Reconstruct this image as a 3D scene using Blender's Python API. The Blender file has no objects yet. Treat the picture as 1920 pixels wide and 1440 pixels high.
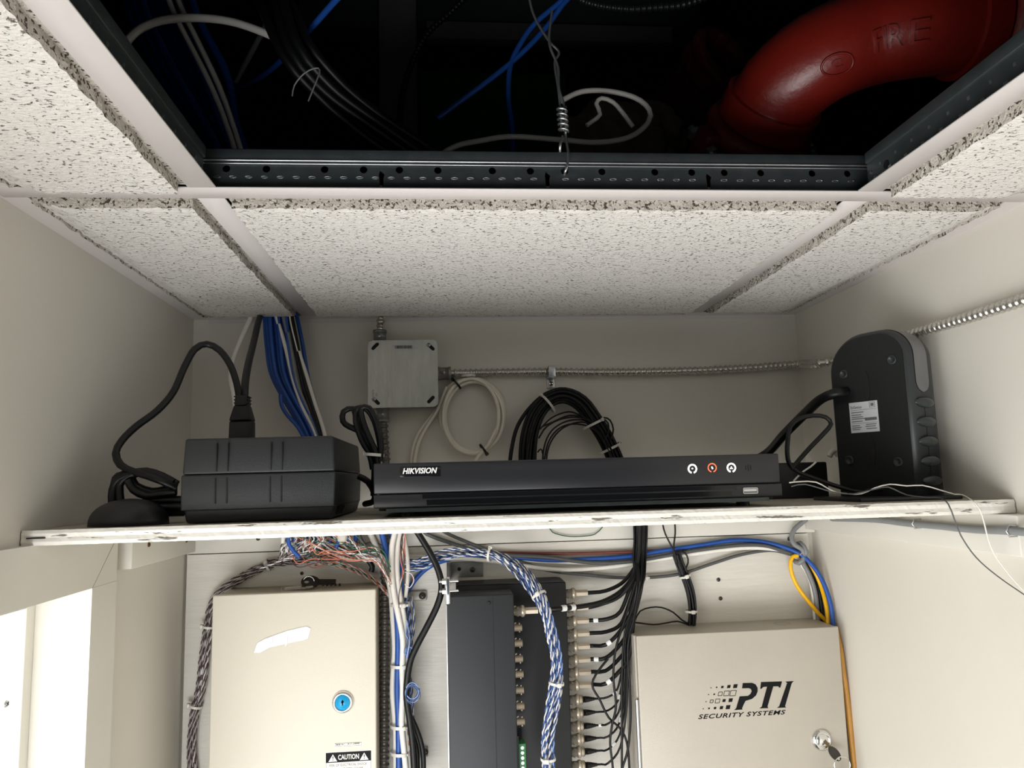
import bpy, bmesh, math, random
from mathutils import Vector, Matrix, Euler
random.seed(7)
sc = bpy.context.scene
COL = sc.collection
H = 2.44                       # height of the suspended ceiling; z below is measured from it
PI = math.pi

# ------------------------------------------------------------------ camera, light, exposure
CX, CY, CZ = 0.2102, -1.1727, -0.261
PITCH, YAW, ROLL, FPX = 0.1288, 0.0872, -0.0279, 1400.0
XL, XR = -0.1799, 0.7876       # left and right closet walls
TY = -0.5168                   # line of the main ceiling runner
def cam_axes():
    cx, sx, cy, sy, cr, sr = math.cos(PITCH), math.sin(PITCH), math.cos(YAW), math.sin(YAW), math.cos(ROLL), math.sin(ROLL)
    f = Vector((sy*cx, cy*cx, sx)); r = Vector((cy, -sy, 0)); u = r.cross(f)
    return cr*r+sr*u, -sr*r+cr*u, f
_r, _u, _f = cam_axes()
cd = bpy.data.cameras.new('camera'); cam = bpy.data.objects.new('camera', cd); COL.objects.link(cam)
m3 = Matrix((_r, _u, -_f)).transposed()
cam.matrix_world = Matrix.Translation((CX, CY, CZ+H)) @ m3.to_4x4()
cd.sensor_width = 36; cd.lens = 36*FPX/1920; cd.clip_start = 0.01
sc.camera = cam

w = bpy.data.worlds.new('world'); sc.world = w; w.use_nodes = True
w.node_tree.nodes['Background'].inputs[0].default_value = (0.80, 0.88, 1.0, 1)
w.node_tree.nodes['Background'].inputs[1].default_value = 0.13

def area(name, loc, target, sx, sy, power, col):
    l = bpy.data.lights.new(name, 'AREA'); l.shape = 'RECTANGLE'; l.size = sx; l.size_y = sy; l.energy = power; l.color = col
    o = bpy.data.objects.new(name, l); COL.objects.link(o); o.location = loc
    o.rotation_euler = (Vector(target)-Vector(loc)).to_track_quat('-Z', 'Y').to_euler()
    return o
area('doorway_light', (0.05, -1.72, H-1.27), (0.30, -0.3, H-0.40), 0.9, 0.7, 17.5, (1.0, 0.995, 0.985))
area('window_light', (XL-0.02, -0.72, H-0.80), (XR, -0.25, H-0.55), 0.75, 0.75, 5.0, (0.97, 0.985, 1.0))

vs = sc.view_settings
vs.view_transform = 'Standard'; vs.look = 'None'; vs.gamma = 1; vs.use_curve_mapping = False
vs.exposure = 0.0
sc.cycles.use_denoising = True
sc.cycles.max_bounces = 8

def at(px, py, x=None, y=None, z=None):
    """the point of the place seen at a pixel of the photograph, on the plane x, y or z (z from the ceiling)"""
    d = _f + (px-960)/FPX*_r - (py-720)/FPX*_u
    C = Vector((CX, CY, CZ))
    t = (x-CX)/d.x if x is not None else (y-CY)/d.y if y is not None else (z-CZ)/d.z
    return C+d*t+Vector((0, 0, H))
def path(pts, y):
    """pixels (x, y[, depth]) to points; depth defaults to y"""
    return [at(p[0], p[1], y=(p[2] if len(p) > 2 else y)) for p in pts]

# ------------------------------------------------------------------ materials
def lin(c):
    return tuple(((v/255)/12.92 if v/255 <= .04045 else ((v/255+.055)/1.055)**2.4) for v in c)
MATS = {}
def mat(name, rgb, rough=.5, metal=0., var=.06, vscale=40., bump=0., bscale=60., emit=0., spec=.5, coat=0., stretch=(1, 1, 1)):
    if name in MATS: return MATS[name]
    m = bpy.data.materials.new(name); m.use_nodes = True; nt = m.node_tree; b = nt.nodes['Principled BSDF']
    c = lin(rgb); L = nt.links
    tc = nt.nodes.new('ShaderNodeTexCoord'); mp = nt.nodes.new('ShaderNodeMapping'); mp.inputs['Scale'].default_value = stretch
    L.new(tc.outputs['Object'], mp.inputs['Vector'])
    n = nt.nodes.new('ShaderNodeTexNoise'); n.inputs['Scale'].default_value = vscale; n.inputs['Detail'].default_value = 4
    L.new(mp.outputs[0], n.inputs['Vector'])
    r = nt.nodes.new('ShaderNodeValToRGB')
    r.color_ramp.elements[0].position = .3; r.color_ramp.elements[1].position = .7
    r.color_ramp.elements[0].color = tuple(v*(1-var) for v in c)+(1,); r.color_ramp.elements[1].color = tuple(min(1, v*(1+var)) for v in c)+(1,)
    L.new(n.outputs['Fac'], r.inputs['Fac']); L.new(r.outputs['Color'], b.inputs['Base Color'])
    b.inputs['Roughness'].default_value = rough; b.inputs['Metallic'].default_value = metal
    b.inputs['Specular IOR Level'].default_value = spec; b.inputs['Coat Weight'].default_value = coat
    if emit:
        b.inputs['Emission Color'].default_value = c+(1,); b.inputs['Emission Strength'].default_value = emit
    if bump:
        n2 = nt.nodes.new('ShaderNodeTexNoise'); n2.inputs['Scale'].default_value = bscale; n2.inputs['Detail'].default_value = 6
        L.new(mp.outputs[0], n2.inputs['Vector'])
        bp = nt.nodes.new('ShaderNodeBump'); bp.inputs['Strength'].default_value = bump; bp.inputs['Distance'].default_value = .002
        L.new(n2.outputs['Fac'], bp.inputs['Height']); L.new(bp.outputs['Normal'], b.inputs['Normal'])
    MATS[name] = m
    return m
def speckle(m, scale, thr, width, rgb, stretch=(1, 1, 1), depth=.0015, strength=.8, noise_amt=.5, detail=5.):
    """adds dark pits / cracks of their own shape to a material, and sinks them"""
    nt = m.node_tree; b = nt.nodes['Principled BSDF']; L = nt.links
    tc = nt.nodes['Texture Coordinate'] if 'Texture Coordinate' in nt.nodes else nt.nodes.new('ShaderNodeTexCoord')
    mp = nt.nodes.new('ShaderNodeMapping'); mp.inputs['Scale'].default_value = stretch
    L.new(tc.outputs['Object'], mp.inputs['Vector'])
    n = nt.nodes.new('ShaderNodeTexNoise'); n.inputs['Scale'].default_value = scale; n.inputs['Detail'].default_value = detail; n.inputs['Roughness'].default_value = noise_amt
    L.new(mp.outputs[0], n.inputs['Vector'])
    r = nt.nodes.new('ShaderNodeMapRange'); r.inputs['From Min'].default_value = thr; r.inputs['From Max'].default_value = thr+width
    L.new(n.outputs['Fac'], r.inputs['Value'])
    mx = nt.nodes.new('ShaderNodeMix'); mx.data_type = 'RGBA'
    src = b.inputs['Base Color'].links[0].from_socket
    L.new(r.outputs[0], mx.inputs['Factor']); L.new(src, mx.inputs[6]); mx.inputs[7].default_value = lin(rgb)+(1,)
    L.new(mx.outputs[2], b.inputs['Base Color'])
    bp = nt.nodes.new('ShaderNodeBump'); bp.invert = True; bp.inputs['Strength'].default_value = strength; bp.inputs['Distance'].default_value = depth
    L.new(r.outputs[0], bp.inputs['Height'])
    if b.inputs['Normal'].links: L.new(b.inputs['Normal'].links[0].from_socket, bp.inputs['Normal'])
    L.new(bp.outputs['Normal'], b.inputs['Normal'])
    return m

M_wall = mat('wall_paint', (222, 218, 208), .55, var=.02, vscale=6, bump=.12, bscale=120)
speckle(M_wall, 9, .76, .03, (150, 145, 132), (1, 1, .35), .0003, .2, .6)
M_ply = mat('painted_plywood', (220, 216, 207), .5, var=.035, vscale=14, bump=.35, bscale=35, stretch=(1, 1, 9))
M_trim = mat('trim_paint', (222, 219, 210), .42, var=.02, vscale=12, bump=.08, bscale=90)
M_tile = mat('tile_fissured', (228, 224, 219), .95, var=.06, vscale=260, bump=1.0, bscale=420, stretch=(.6, 1, 1))
speckle(M_tile, 330, .60, .07, (132, 125, 116), (.75, 1, 1), .0026, 1.0, .6)
speckle(M_tile, 170, .675, .03, (66, 60, 54), (.75, 1, 1), .003, 1.0, .65)
M_tedge = mat('tile_cut_edge', (204, 198, 188), .95, var=.15, vscale=300, bump=1., bscale=400)
speckle(M_tedge, 300, .56, .05, (84, 76, 66), (1, 1, 1), .002, 1.0, .6)
M_grid = mat('grid_white_enamel', (214, 208, 206), .38, var=.01, vscale=20)
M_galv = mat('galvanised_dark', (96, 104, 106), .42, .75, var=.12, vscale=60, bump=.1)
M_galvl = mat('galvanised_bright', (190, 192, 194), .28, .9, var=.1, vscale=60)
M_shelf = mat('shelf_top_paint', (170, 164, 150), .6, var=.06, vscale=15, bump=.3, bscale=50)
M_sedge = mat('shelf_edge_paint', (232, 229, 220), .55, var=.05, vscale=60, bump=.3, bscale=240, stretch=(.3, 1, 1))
speckle(M_sedge, 130, .63, .05, (128, 118, 106), (.2, 1, 1.6), .0015, 1., .6)
speckle(M_sedge, 110, .735, .02, (70, 62, 54), (.2, 1, 2), .002, 1., .6)
M_blk = mat('black_plastic', (24, 25, 27), .45, var=.1)
M_ups = mat('charcoal_plastic', (34, 37, 38), .5, var=.04, bump=.15, bscale=900)
M_ups2 = mat('charcoal_base', (34, 36, 38), .5, var=.04)
M_groove = mat('groove_black', (8, 8, 9), .7)
M_rec = mat('recorder_front', (34, 35, 39), .3, var=.03)
M_recg = mat('recorder_gloss', (16, 16, 19), .1, var=.03)
M_metd = mat('recorder_case', (52, 56, 60), .4, .6)
M_white = mat('white_print', (238, 238, 236), .5, var=.01)
M_ledw = mat('lit_ring_white', (255, 255, 255), .4, emit=1.2)
M_ledr = mat('lit_ring_red', (255, 92, 60), .4, emit=2.6)
M_jbox = mat('zinc_plate', (186, 188, 182), .34, .5, var=.10, vscale=45, bump=.25, bscale=150, stretch=(2, 1, .5))
M_flex = mat('armour_steel', (204, 201, 194), .27, .85, var=.1, vscale=80)
M_flexg = mat('armour_grey', (112, 108, 102), .4, .5, var=.15)
M_flexd = mat('armour_dark', (60, 62, 62), .4, .7)
M_cast = mat('cast_zinc', (140, 140, 136), .45, .5, var=.15, bump=.3)
M_cabk = mat('cable_black', (12, 13, 15), .42, var=.1, spec=.35)
M_cabl = mat('cable_blue', (30, 80, 162), .42, var=.08, vscale=90)
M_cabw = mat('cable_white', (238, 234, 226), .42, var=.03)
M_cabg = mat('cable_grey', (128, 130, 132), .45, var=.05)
M_cabdg = mat('cable_dark_grey', (84, 86, 86), .45, var=.05)
M_cabr = mat('cable_red_brown', (120, 60, 52), .45, var=.05)
M_caby = mat('cable_yellow', (250, 190, 14), .4, var=.04)
M_caba = mat('cable_amber', (188, 134, 54), .45, var=.08)
M_tie = mat('nylon_tie', (222, 220, 212), .35, var=.02)
M_tiek = mat('nylon_tie_black', (16, 16, 18), .35)
W_or = mat('strand_orange', (208, 124, 94), .4); W_gn = mat('strand_green', (40, 92, 74), .4)
W_bl = mat('strand_blue', (46, 78, 136), .4); W_wh = mat('strand_white', (228, 226, 226), .4)
W_br = mat('strand_brown', (82, 62, 66), .4); W_lb = mat('strand_pale_blue', (150, 176, 226), .4)
W_gy = mat('strand_grey', (178, 172, 170), .4)
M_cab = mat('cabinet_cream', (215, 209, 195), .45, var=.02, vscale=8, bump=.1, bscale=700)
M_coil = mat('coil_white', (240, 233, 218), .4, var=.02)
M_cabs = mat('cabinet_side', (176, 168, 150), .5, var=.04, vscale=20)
M_pti = mat('cabinet_taupe', (186, 179, 168), .42, .15, var=.03, vscale=10, bump=.1, bscale=800)
M_chrome = mat('chrome', (225, 225, 225), .12, 1., var=.03)
M_brass = mat('key_brass', (150, 132, 100), .3, .9, var=.1)
M_lockb = mat('lock_blue', (0, 152, 205), .35)
M_unit = mat('unit_charcoal', (37, 39, 43), .48, .2, var=.05, vscale=12)
M_unitb = mat('unit_black', (15, 17, 22), .45, .1, var=.05)
M_bnc = mat('nickel', (200, 188, 170), .32, .6, var=.08)
M_green = mat('terminal_green', (74, 150, 92), .45)
M_tape = mat('frosted_tape', (214, 217, 222), .2, var=.03, vscale=60, bump=.6, bscale=60, coat=.5)
M_red = mat('red_enamel', (112, 26, 18), .32, var=.08, vscale=25, bump=.18, bscale=140)
M_redd = mat('red_enamel_rough', (108, 30, 24), .5, var=.12, vscale=25, bump=.6, bscale=110)
M_ins = mat('insulation', (150, 132, 112), .95, var=.2, vscale=40, bump=1., bscale=80)
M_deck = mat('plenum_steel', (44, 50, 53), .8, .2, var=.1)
M_studm = mat('stud_steel', (128, 124, 124), .6, .1)
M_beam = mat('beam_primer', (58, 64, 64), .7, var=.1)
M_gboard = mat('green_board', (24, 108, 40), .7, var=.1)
M_silv = mat('silver_plastic', (122, 122, 125), .35, .3)
M_dev = mat('device_black', (17, 20, 21), .42, var=.05)
M_devs = mat('device_side', (42, 46, 48), .42, var=.05)
M_btn = mat('button_gloss', (46, 52, 52), .12)
M_sticker = mat('sticker_grey', (196, 198, 200), .5, var=.01)
M_label = mat('sticker_white', (236, 232, 226), .5, var=.01)
M_ink = mat('ink_black', (12, 13, 16), .6, spec=.2)
M_inkg = mat('ink_grey', (96, 98, 100), .5)
M_screw = mat('screw_steel', (90, 88, 84), .35, .9)
M_clear = mat('clamp_plastic', (176, 172, 160), .3)
M_sky = mat('window_daylight', (255, 254, 250), .5, emit=2.2, var=.0)
M_floor = mat('floor_tile', (150, 146, 138), .5)
M_seam = mat('seam_dark', (70, 62, 52), .9)

# ------------------------------------------------------------------ mesh building
WLOC = {}
class MB:
    def __init__(self, M=None):
        self.bm = bmesh.new(); self.M = M or Matrix.Identity(4); self.mats = []
    def mi(self, m):
        if m is None: return 0
        if m not in self.mats: self.mats.append(m)
        return self.mats.index(m)
    def _add(self, verts, faces, m=None, smooth=False):
        k = self.mi(m); vv = [self.bm.verts.new(self.M @ Vector(v)) for v in verts]
        for f in faces:
            try:
                ff = self.bm.faces.new([vv[i] for i in f]); ff.material_index = k; ff.smooth = smooth
            except ValueError: pass
        return vv
    def box(self, x0, x1, y0, y1, z0, z1, m=None, bev=0, seg=2):
        x0, x1 = sorted((x0, x1)); y0, y1 = sorted((y0, y1)); z0, z1 = sorted((z0, z1))
        t = bmesh.new()
        bmesh.ops.create_cube(t, size=1, matrix=Matrix.Translation(((x0+x1)/2, (y0+y1)/2, (z0+z1)/2)) @ Matrix.Diagonal((x1-x0, y1-y0, z1-z0, 1)))
        if bev: bmesh.ops.bevel(t, geom=t.edges[:], offset=bev, segments=seg, profile=.5, affect='EDGES', clamp_overlap=True)
        self.merge(t, m, bool(bev)); return self
    def merge(self, t, m=None, smooth=False):
        t.verts.index_update()
        self._add([v.co.copy() for v in t.verts], [[v.index for v in f.verts] for f in t.faces], m, smooth); t.free()
    def cyl(self, p0, p1, r0, r1=None, n=20, m=None, caps=True, smooth=True):
        p0, p1 = Vector(p0), Vector(p1); r1 = r0 if r1 is None else r1
        d = (p1-p0).normalized(); a = d.orthogonal().normalized(); b = d.cross(a)
        vs_ = []
        for p, r in ((p0, r0), (p1, r1)):
            for i in range(n):
                t = 2*PI*i/n; vs_.append(p+(a*math.cos(t)+b*math.sin(t))*r)
        fs = [[i, (i+1) % n, n+(i+1) % n, n+i] for i in range(n)]
        self._add(vs_, fs, m, smooth)
        if caps: self._add(vs_[:n], [list(range(n))[::-1]], m); self._add(vs_[n:], [list(range(n))], m)
        return self
    def lathe(self, p0, d, prof, n=24, m=None):
        p0 = Vector(p0); d = Vector(d).normalized(); a = d.orthogonal().normalized(); b = d.cross(a); vs_ = []
        for (s, r) in prof:
            for i in range(n):
                t = 2*PI*i/n; vs_.append(p0+d*s+(a*math.cos(t)+b*math.sin(t))*max(r, 1e-5))
        fs = [[k*n+i, k*n+(i+1) % n, (k+1)*n+(i+1) % n, (k+1)*n+i] for k in range(len(prof)-1) for i in range(n)]
        self._add(vs_, fs, m, True); return self
    def tube(self, pts, r, n=8, m=None, rf=None, caps=True, flat=1.):
        pts = [Vector(p) for p in pts]; N = len(pts)
        T = [(pts[min(i+1, N-1)]-pts[max(i-1, 0)]).normalized() for i in range(N)]
        a = T[0].orthogonal().normalized(); vs_ = []
        for i in range(N):
            a = (a-T[i]*a.dot(T[i])).normalized(); b = T[i].cross(a); rr = rf(i) if rf else r
            for k in range(n):
                t = 2*PI*k/n; vs_.append(pts[i]+(a*math.cos(t)*flat+b*math.sin(t))*rr)
        fs = [[i*n+k, i*n+(k+1) % n, (i+1)*n+(k+1) % n, (i+1)*n+k] for i in range(N-1) for k in range(n)]
        self._add(vs_, fs, m, True)
        if caps: self._add(vs_[:n], [list(range(n))[::-1]], m); self._add(vs_[-n:], [list(range(n))], m)
        return self
    def poly(self, pts, d, m=None):
        """flat outline of points pushed along d"""
        d = Vector(d); n = len(pts); P = [Vector(p) for p in pts]; Q = [p+d for p in P]
        t = bmesh.new(); vv = [t.verts.new(p) for p in P+Q]
        f0 = t.faces.new(vv[:n][::-1]); f1 = t.faces.new(vv[n:])
        for i in range(n): t.faces.new([vv[i], vv[(i+1) % n], vv[n+(i+1) % n], vv[n+i]])
        bmesh.ops.triangulate(t, faces=[f0, f1]); self.merge(t, m); return self
    def curve2d(self, splines, thick, frame, m=None):
        """plate with holes: first spline the outline, the others holes; frame maps (u, v, w) into the place"""
        cu = bpy.data.curves.new('c', 'CURVE'); cu.dimensions = '2D'; cu.fill_mode = 'BOTH'; cu.extrude = thick/2
        for s in splines:
            sp = cu.splines.new('POLY'); sp.points.add(len(s)-1); sp.use_cyclic_u = True
            for p, q in zip(sp.points, s): p.co = (q[0], q[1], 0, 1)
        self._from_curve(cu, frame, m); return self
    def text(self, s, frame, width=None, height=None, m=None, thick=.0003, shear=0., bold=0., space=1., fn=None):
        cu = bpy.data.curves.new('t', 'FONT'); cu.body = s; cu.size = 1; cu.shear = shear; cu.offset = bold; cu.space_character = space
        cu.resolution_u = 3
        self._from_curve(cu, frame, m, width, height, thick, fn); return self
    def _from_curve(self, cu, frame, m, width=None, height=None, thick=None, fn=None):
        o = bpy.data.objects.new('tmp', cu); COL.objects.link(o)
        dg = bpy.context.evaluated_depsgraph_get(); dg.update()
        me = bpy.data.meshes.new_from_object(o.evaluated_get(dg)); bpy.data.objects.remove(o)
        V = [v.co.copy() for v in me.vertices]; F = [list(p.vertices) for p in me.polygons]
        bpy.data.meshes.remove(me); bpy.data.curves.remove(cu)
        if thick is not None:
            x0 = min(v.x for v in V); x1 = max(v.x for v in V); y0 = min(v.y for v in V); y1 = max(v.y for v in V)
            kx = width/(x1-x0) if width else None; ky = height/(y1-y0) if height else kx
            kx = kx or ky
            V = [Vector(((v.x-x0)*kx, (v.y-y0)*ky, 0)) for v in V]
            top = [Vector((v.x, v.y, thick)) for v in V]
            # walls along the open edges
            cnt = {}
            for f in F:
                for a, b in zip(f, f[1:]+f[:1]): cnt[(a, b)] = 1
            side = [[a, b, b+len(V), a+len(V)] for (a, b) in cnt if (b, a) not in cnt]
            n = len(V); V = V+top; F = [[i+n for i in f] for f in F]+side
        if fn:      # cut long triangles so that the letters follow a curved surface
            t = bmesh.new(); tv = [t.verts.new(v) for v in V]
            for f in F:
                try: t.faces.new([tv[i] for i in f])
                except ValueError: pass
            bmesh.ops.triangulate(t, faces=t.faces[:])
            for _ in range(5):
                le = [e for e in t.edges if e.calc_length() > .003]
                if not le: break
                bmesh.ops.subdivide_edges(t, edges=le, cuts=1); bmesh.ops.triangulate(t, faces=t.faces[:])
            t.verts.index_update(); V = [fn(v.co.copy()) for v in t.verts]; F = [[v.index for v in f.verts] for f in t.faces]; t.free()
        else: V = [frame @ v for v in V]
        self._add(V, F, m)
    def build(self, name, m=None, parent=None, label=None, cat=None, group=None, kind=None, origin=None, recalc=True):
        bm = self.bm
        if recalc: bmesh.ops.recalc_face_normals(bm, faces=bm.faces[:])
        if not self.mats: self.mats = [m]
        xs = [v.co for v in bm.verts]
        c = Vector(origin) if origin else Vector([(min(v[i] for v in xs)+max(v[i] for v in xs))/2 for i in range(3)])
        for v in bm.verts: v.co -= c
        me = bpy.data.meshes.new(name); bm.to_mesh(me); bm.free()
        for q in self.mats: me.materials.append(q)
        o = bpy.data.objects.new(name, me); COL.objects.link(o); o.location = c; WLOC[o] = c
        if parent:
            o.parent = parent; o.matrix_parent_inverse = Matrix.Translation(-WLOC[parent])
        tag(o, label, cat, group, kind); return o
def tag(o, label=None, cat=None, group=None, kind=None):
    if label: o['label'] = label
    if cat: o['category'] = cat
    if group: o['group'] = group
    if kind: o['kind'] = kind
    return o
def thing(name, label, cat, loc, group=None):
    o = bpy.data.objects.new(name, None); COL.objects.link(o); o.location = loc; o.empty_display_size = .02
    WLOC[o] = Vector(loc); return tag(o, label, cat, group)
def struct(name, mb, m): return mb.build(name, m, kind='structure')
FR = lambda x, y, z: Matrix.Translation((x, y, z)) @ Matrix.Rotation(PI/2, 4, 'X')   # plane facing -y

def smooth(pts, step=.006):
    P = [Vector(p) for p in pts]
    if len(P) < 3:
        n = max(2, int((P[1]-P[0]).length/step)); return [P[0].lerp(P[1], i/n) for i in range(n+1)]
    Q = [P[0]*2-P[1]]+P+[P[-1]*2-P[-2]]; out = []
    for i in range(1, len(Q)-2):
        a, b, c, d = Q[i-1:i+3]; n = max(2, int((c-b).length/step))
        for k in range(n):
            t = k/n
            out.append(.5*((2*b)+(c-a)*t+(2*a-5*b+4*c-d)*t*t+(3*b-a-3*c+d)*t**3))
    out.append(P[-1]); return out
def frames(P):
    N = len(P); T = [(P[min(i+1, N-1)]-P[max(i-1, 0)]).normalized() for i in range(N)]
    a = T[0].orthogonal().normalized(); out = []
    for i in range(N):
        a = (a-T[i]*a.dot(T[i])).normalized(); out.append((P[i], T[i], a.copy(), T[i].cross(a)))
    return out
def cable(name, pts, r, m, parent=None, label=None, cat='cable', group=None, n=8, step=.006):
    mb = MB(); mb.tube(smooth(pts, step), r, n, m)
    return mb.build(name, m, parent, label, None if parent else cat, group)
def armour(name, pts, r, m, parent=None, label=None, pitch=.0084, cat='conduit', group=None):
    """interlocked metal hose: ridges wound along the line"""
    P = smooth(pts, pitch/10); fr = frames(P); n = 14; mb = MB(); vs_ = []; s = 0
    for i, (p, T, a, b) in enumerate(fr):
        if i: s += (p-fr[i-1][0]).length
        for k in range(n):
            t = 2*PI*k/n; ph = ((s/pitch) % 1.0); rr = r*(.74+.26*max(0, math.sin(ph*2*PI))**.5)
            vs_.append(p+(a*math.cos(t)+b*math.sin(t))*rr)
    mb._add(vs_, [[i*n+k, i*n+(k+1) % n, (i+1)*n+(k+1) % n, (i+1)*n+k] for i in range(len(fr)-1) for k in range(n)], m, True)
    return mb.build(name, m, parent, label, None if parent else cat, group)
def strands(mb, P, r, pitch, mA, mB, ph=0.):
    fr = frames(P); s = 0; A = []; B = []
    for i, (p, T, a, b) in enumerate(fr):
        if i: s += (p-fr[i-1][0]).length
        t = 2*PI*s/pitch+ph; o = (a*math.cos(t)+b*math.sin(t))*r
        A.append(p+o); B.append(p-o)
    mb.tube(A, r, 5, mA); mb.tube(B, r, 5, mB)
def pack(n, R):
    """n offsets inside a circle of radius R"""
    out = []
    for i in range(n):
        rr = R*math.sqrt((i+.5)/n); t = i*2.39996; out.append((rr*math.cos(t), rr*math.sin(t)))
    return out
def offset_path(P, ox, oy, tw=0., wob=0., seed=0, Rf=None):
    fr = frames(P); rnd = random.Random(seed); ph = rnd.random()*6.28; out = []; s = 0
    for i, (p, T, a, b) in enumerate(fr):
        if i: s += (p-fr[i-1][0]).length
        k = Rf(i/(len(fr)-1)) if Rf else 1.
        t = tw*s; x = (ox*math.cos(t)-oy*math.sin(t))*k+wob*math.sin(s*38+ph); y = (ox*math.sin(t)+oy*math.cos(t))*k+wob*math.cos(s*31+ph)
        out.append(p+a*x+b*y)
    return out
def tie(c, T, R, m=None, parent=None, head=(0, -1, 0), w=.0032, label=None, sq=1.):
    """cable tie round a line with direction T: band, head and stub"""
    c = Vector(c); T = Vector(T).normalized(); hd = Vector(head); hd = (hd-T*hd.dot(T)).normalized(); b = T.cross(hd)
    mb = MB(); n = 28; vs_ = []
    for i in range(n):
        t = 2*PI*i/n; d = hd*math.cos(t)+b*math.sin(t)*sq
        vs_ += [c+d*R-T*w/2, c+d*R+T*w/2, c+d*(R+.0009)+T*w/2, c+d*(R+.0009)-T*w/2]
    mb._add(vs_, [[4*i+k, 4*i+(k+1) % 4, 4*((i+1) % n)+(k+1) % 4, 4*((i+1) % n)+k] for i in range(n) for k in range(4)], m)
    F = Matrix((b, T, hd)).transposed().to_4x4(); F.translation = c+hd*R
    mb.M = F; mb.box(-.0028, .0028, -.0028, .0028, -.0003, .0036, m, .0007); mb.box(.002, .006, -.0014, .0014, .0012, .0022, m)
    mb.M = Matrix.Identity(4)
    return mb.build('cable_tie', m, parent, label)
def screw(c, d, r, parent=None, m=None, name='screw', label=None, cat=None, group=None):
    m = m or M_screw; mb = MB(); c = Vector(c); d = Vector(d).normalized()
    mb.lathe(c, d, [(0, r), (r*.25, r), (r*.55, r*.75), (r*.62, 0)], 16, m)
    a = d.orthogonal().normalized(); F = Matrix((a, d.cross(a), d)).transposed().to_4x4(); F.translation = c+d*r*.62; mb.M = F
    mb.box(-r*.6, r*.6, -r*.09, r*.09, -r*.05, r*.04, M_groove); mb.box(-r*.09, r*.09, -r*.6, r*.6, -r*.05, r*.04, M_groove); mb.M = Matrix.Identity(4)
    return mb.build(name, m, parent, label, cat, group)

# ------------------------------------------------------------------ the closet's shell
YF = -1.30      # where the closet walls end, towards the room
_c = at(173, 1103, x=XL+.012)
JZ = _c.z       # top of the window opening
JY = _c.y       # its far edge
struct('wall_back', MB().box(XL-.1, XR+.1, 0, .1, 0, H, M_wall), M_wall)
mb = MB()      # left wall with the window opening
mb.box(XL-.06, XL, JY, 0, 0, H, M_wall).box(XL-.06, XL, YF, JY, JZ, H, M_wall).box(XL-.06, XL, YF, JY, 0, H-1.35, M_wall).box(XL-.06, XL, YF, -1.14, H-1.35, JZ, M_wall)
struct('wall_left', mb, M_wall)
struct('wall_right', MB().box(XR, XR+.1, YF, 0, 0, H, M_wall), M_wall)
struct('floor', MB().box(-2.5, 3, -3.6, .1, -.1, 0, M_floor), M_floor)
# window in the left wall: casing, sash frame, bright pane
mb = MB()
mb.box(XL-.06, XL-.044, YF+.16, JY-.0, H-1.35, H-1.335, M_trim)
wroot = mb.build('window_1', M_trim, kind='structure')
mb = MB()
ct = .012; cw = at(215, 1200, x=XL+.012).y-JY
for (y0, y1, z0, z1) in ((JY-.0, JY+cw, H-1.35, JZ),):
    mb.box(XL, XL+ct, y0, y1, z0, z1, M_trim)
mb.poly([(XL, -1.2, JZ), (XL, JY, JZ), (XL, JY+cw, H-.3075), (XL, -1.2, H-.3075)], (ct, 0, 0), M_trim)
mb.poly([(XL, JY+.0010, JZ-.0), (XL, JY+cw, JZ), (XL, JY+cw, H-.3095)], (ct-.0004, 0, 0), M_trim)
mb.tube([(XL+ct-.0005, JY+.0005, JZ), (XL+ct-.0005, JY+cw, H-.3083)], .0006, 5, M_seam)
mb.build('window_casing', M_trim, wroot)
mb = MB(); sx0, sx1 = XL-.056, XL-.044
mb.box(sx0, sx1, JY-.0165, JY, H-1.33, JZ, M_trim, .001).box(sx0, sx1, -1.14, JY-.0165, JZ-.016, JZ, M_trim, .001)
mb.build('window_frame', M_trim, wroot)
mb = MB().box(XL-.058, XL-.054, -1.14, JY, H-1.335, JZ, M_sky); mb.build('pane', M_sky, wroot)
screw(at(10, 1320, x=XL-.0535), (1, 0, 0), .004, wroot, M_galvl, 'frame_screw')
# plywood back board and its upper batten
mb = MB().box(XL+.004, XR-.012, -.012, 0, H-1.5, H-.3565, M_ply)
struct('trim_1', mb, M_ply)
mb = MB().box(XL+.002, XR-.004, -.02, 0, H-.3545, H-.3085, M_trim, .001); struct('trim_2', mb, M_trim)
mb = MB().box(XL, XL+.018, -.243, -.02, H-.3515, H-.3085, M_trim, .001)
c = struct('trim_3', mb, M_trim)
for yy, zz in ((-.195, -.327), (-.06, -.332)): screw((XL+.018, yy, H+zz), (1, 0, 0), .003, c, mat('rusted_screw', (96, 54, 34), .8))
mb = MB().box(XR-.02, XR, -.47, -.02, H-.349, H-.3085, M_trim, .001)
c = struct('trim_4', mb, M_trim)
# wall angles that carry the ceiling's edge
mb = MB().box(XL, XL+.022, YF, 0, H, H+.0012, M_grid).box(XL, XL+.001, YF, 0, H, H+.022, M_grid); struct('trim_5', mb, M_grid)
mb = MB().box(XR-.022, XR, YF, 0, H, H+.0012, M_grid).box(XR-.001, XR, YF, 0, H, H+.022, M_grid); struct('trim_6', mb, M_grid)
mb = MB().box(XL+.022, XR-.022, -.022, 0, H-.0002, H+.0012, M_grid).box(XL+.022, XR-.022, -.001, 0, H-.006, H+.02, M_grid); struct('trim_7', mb, M_grid)
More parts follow.
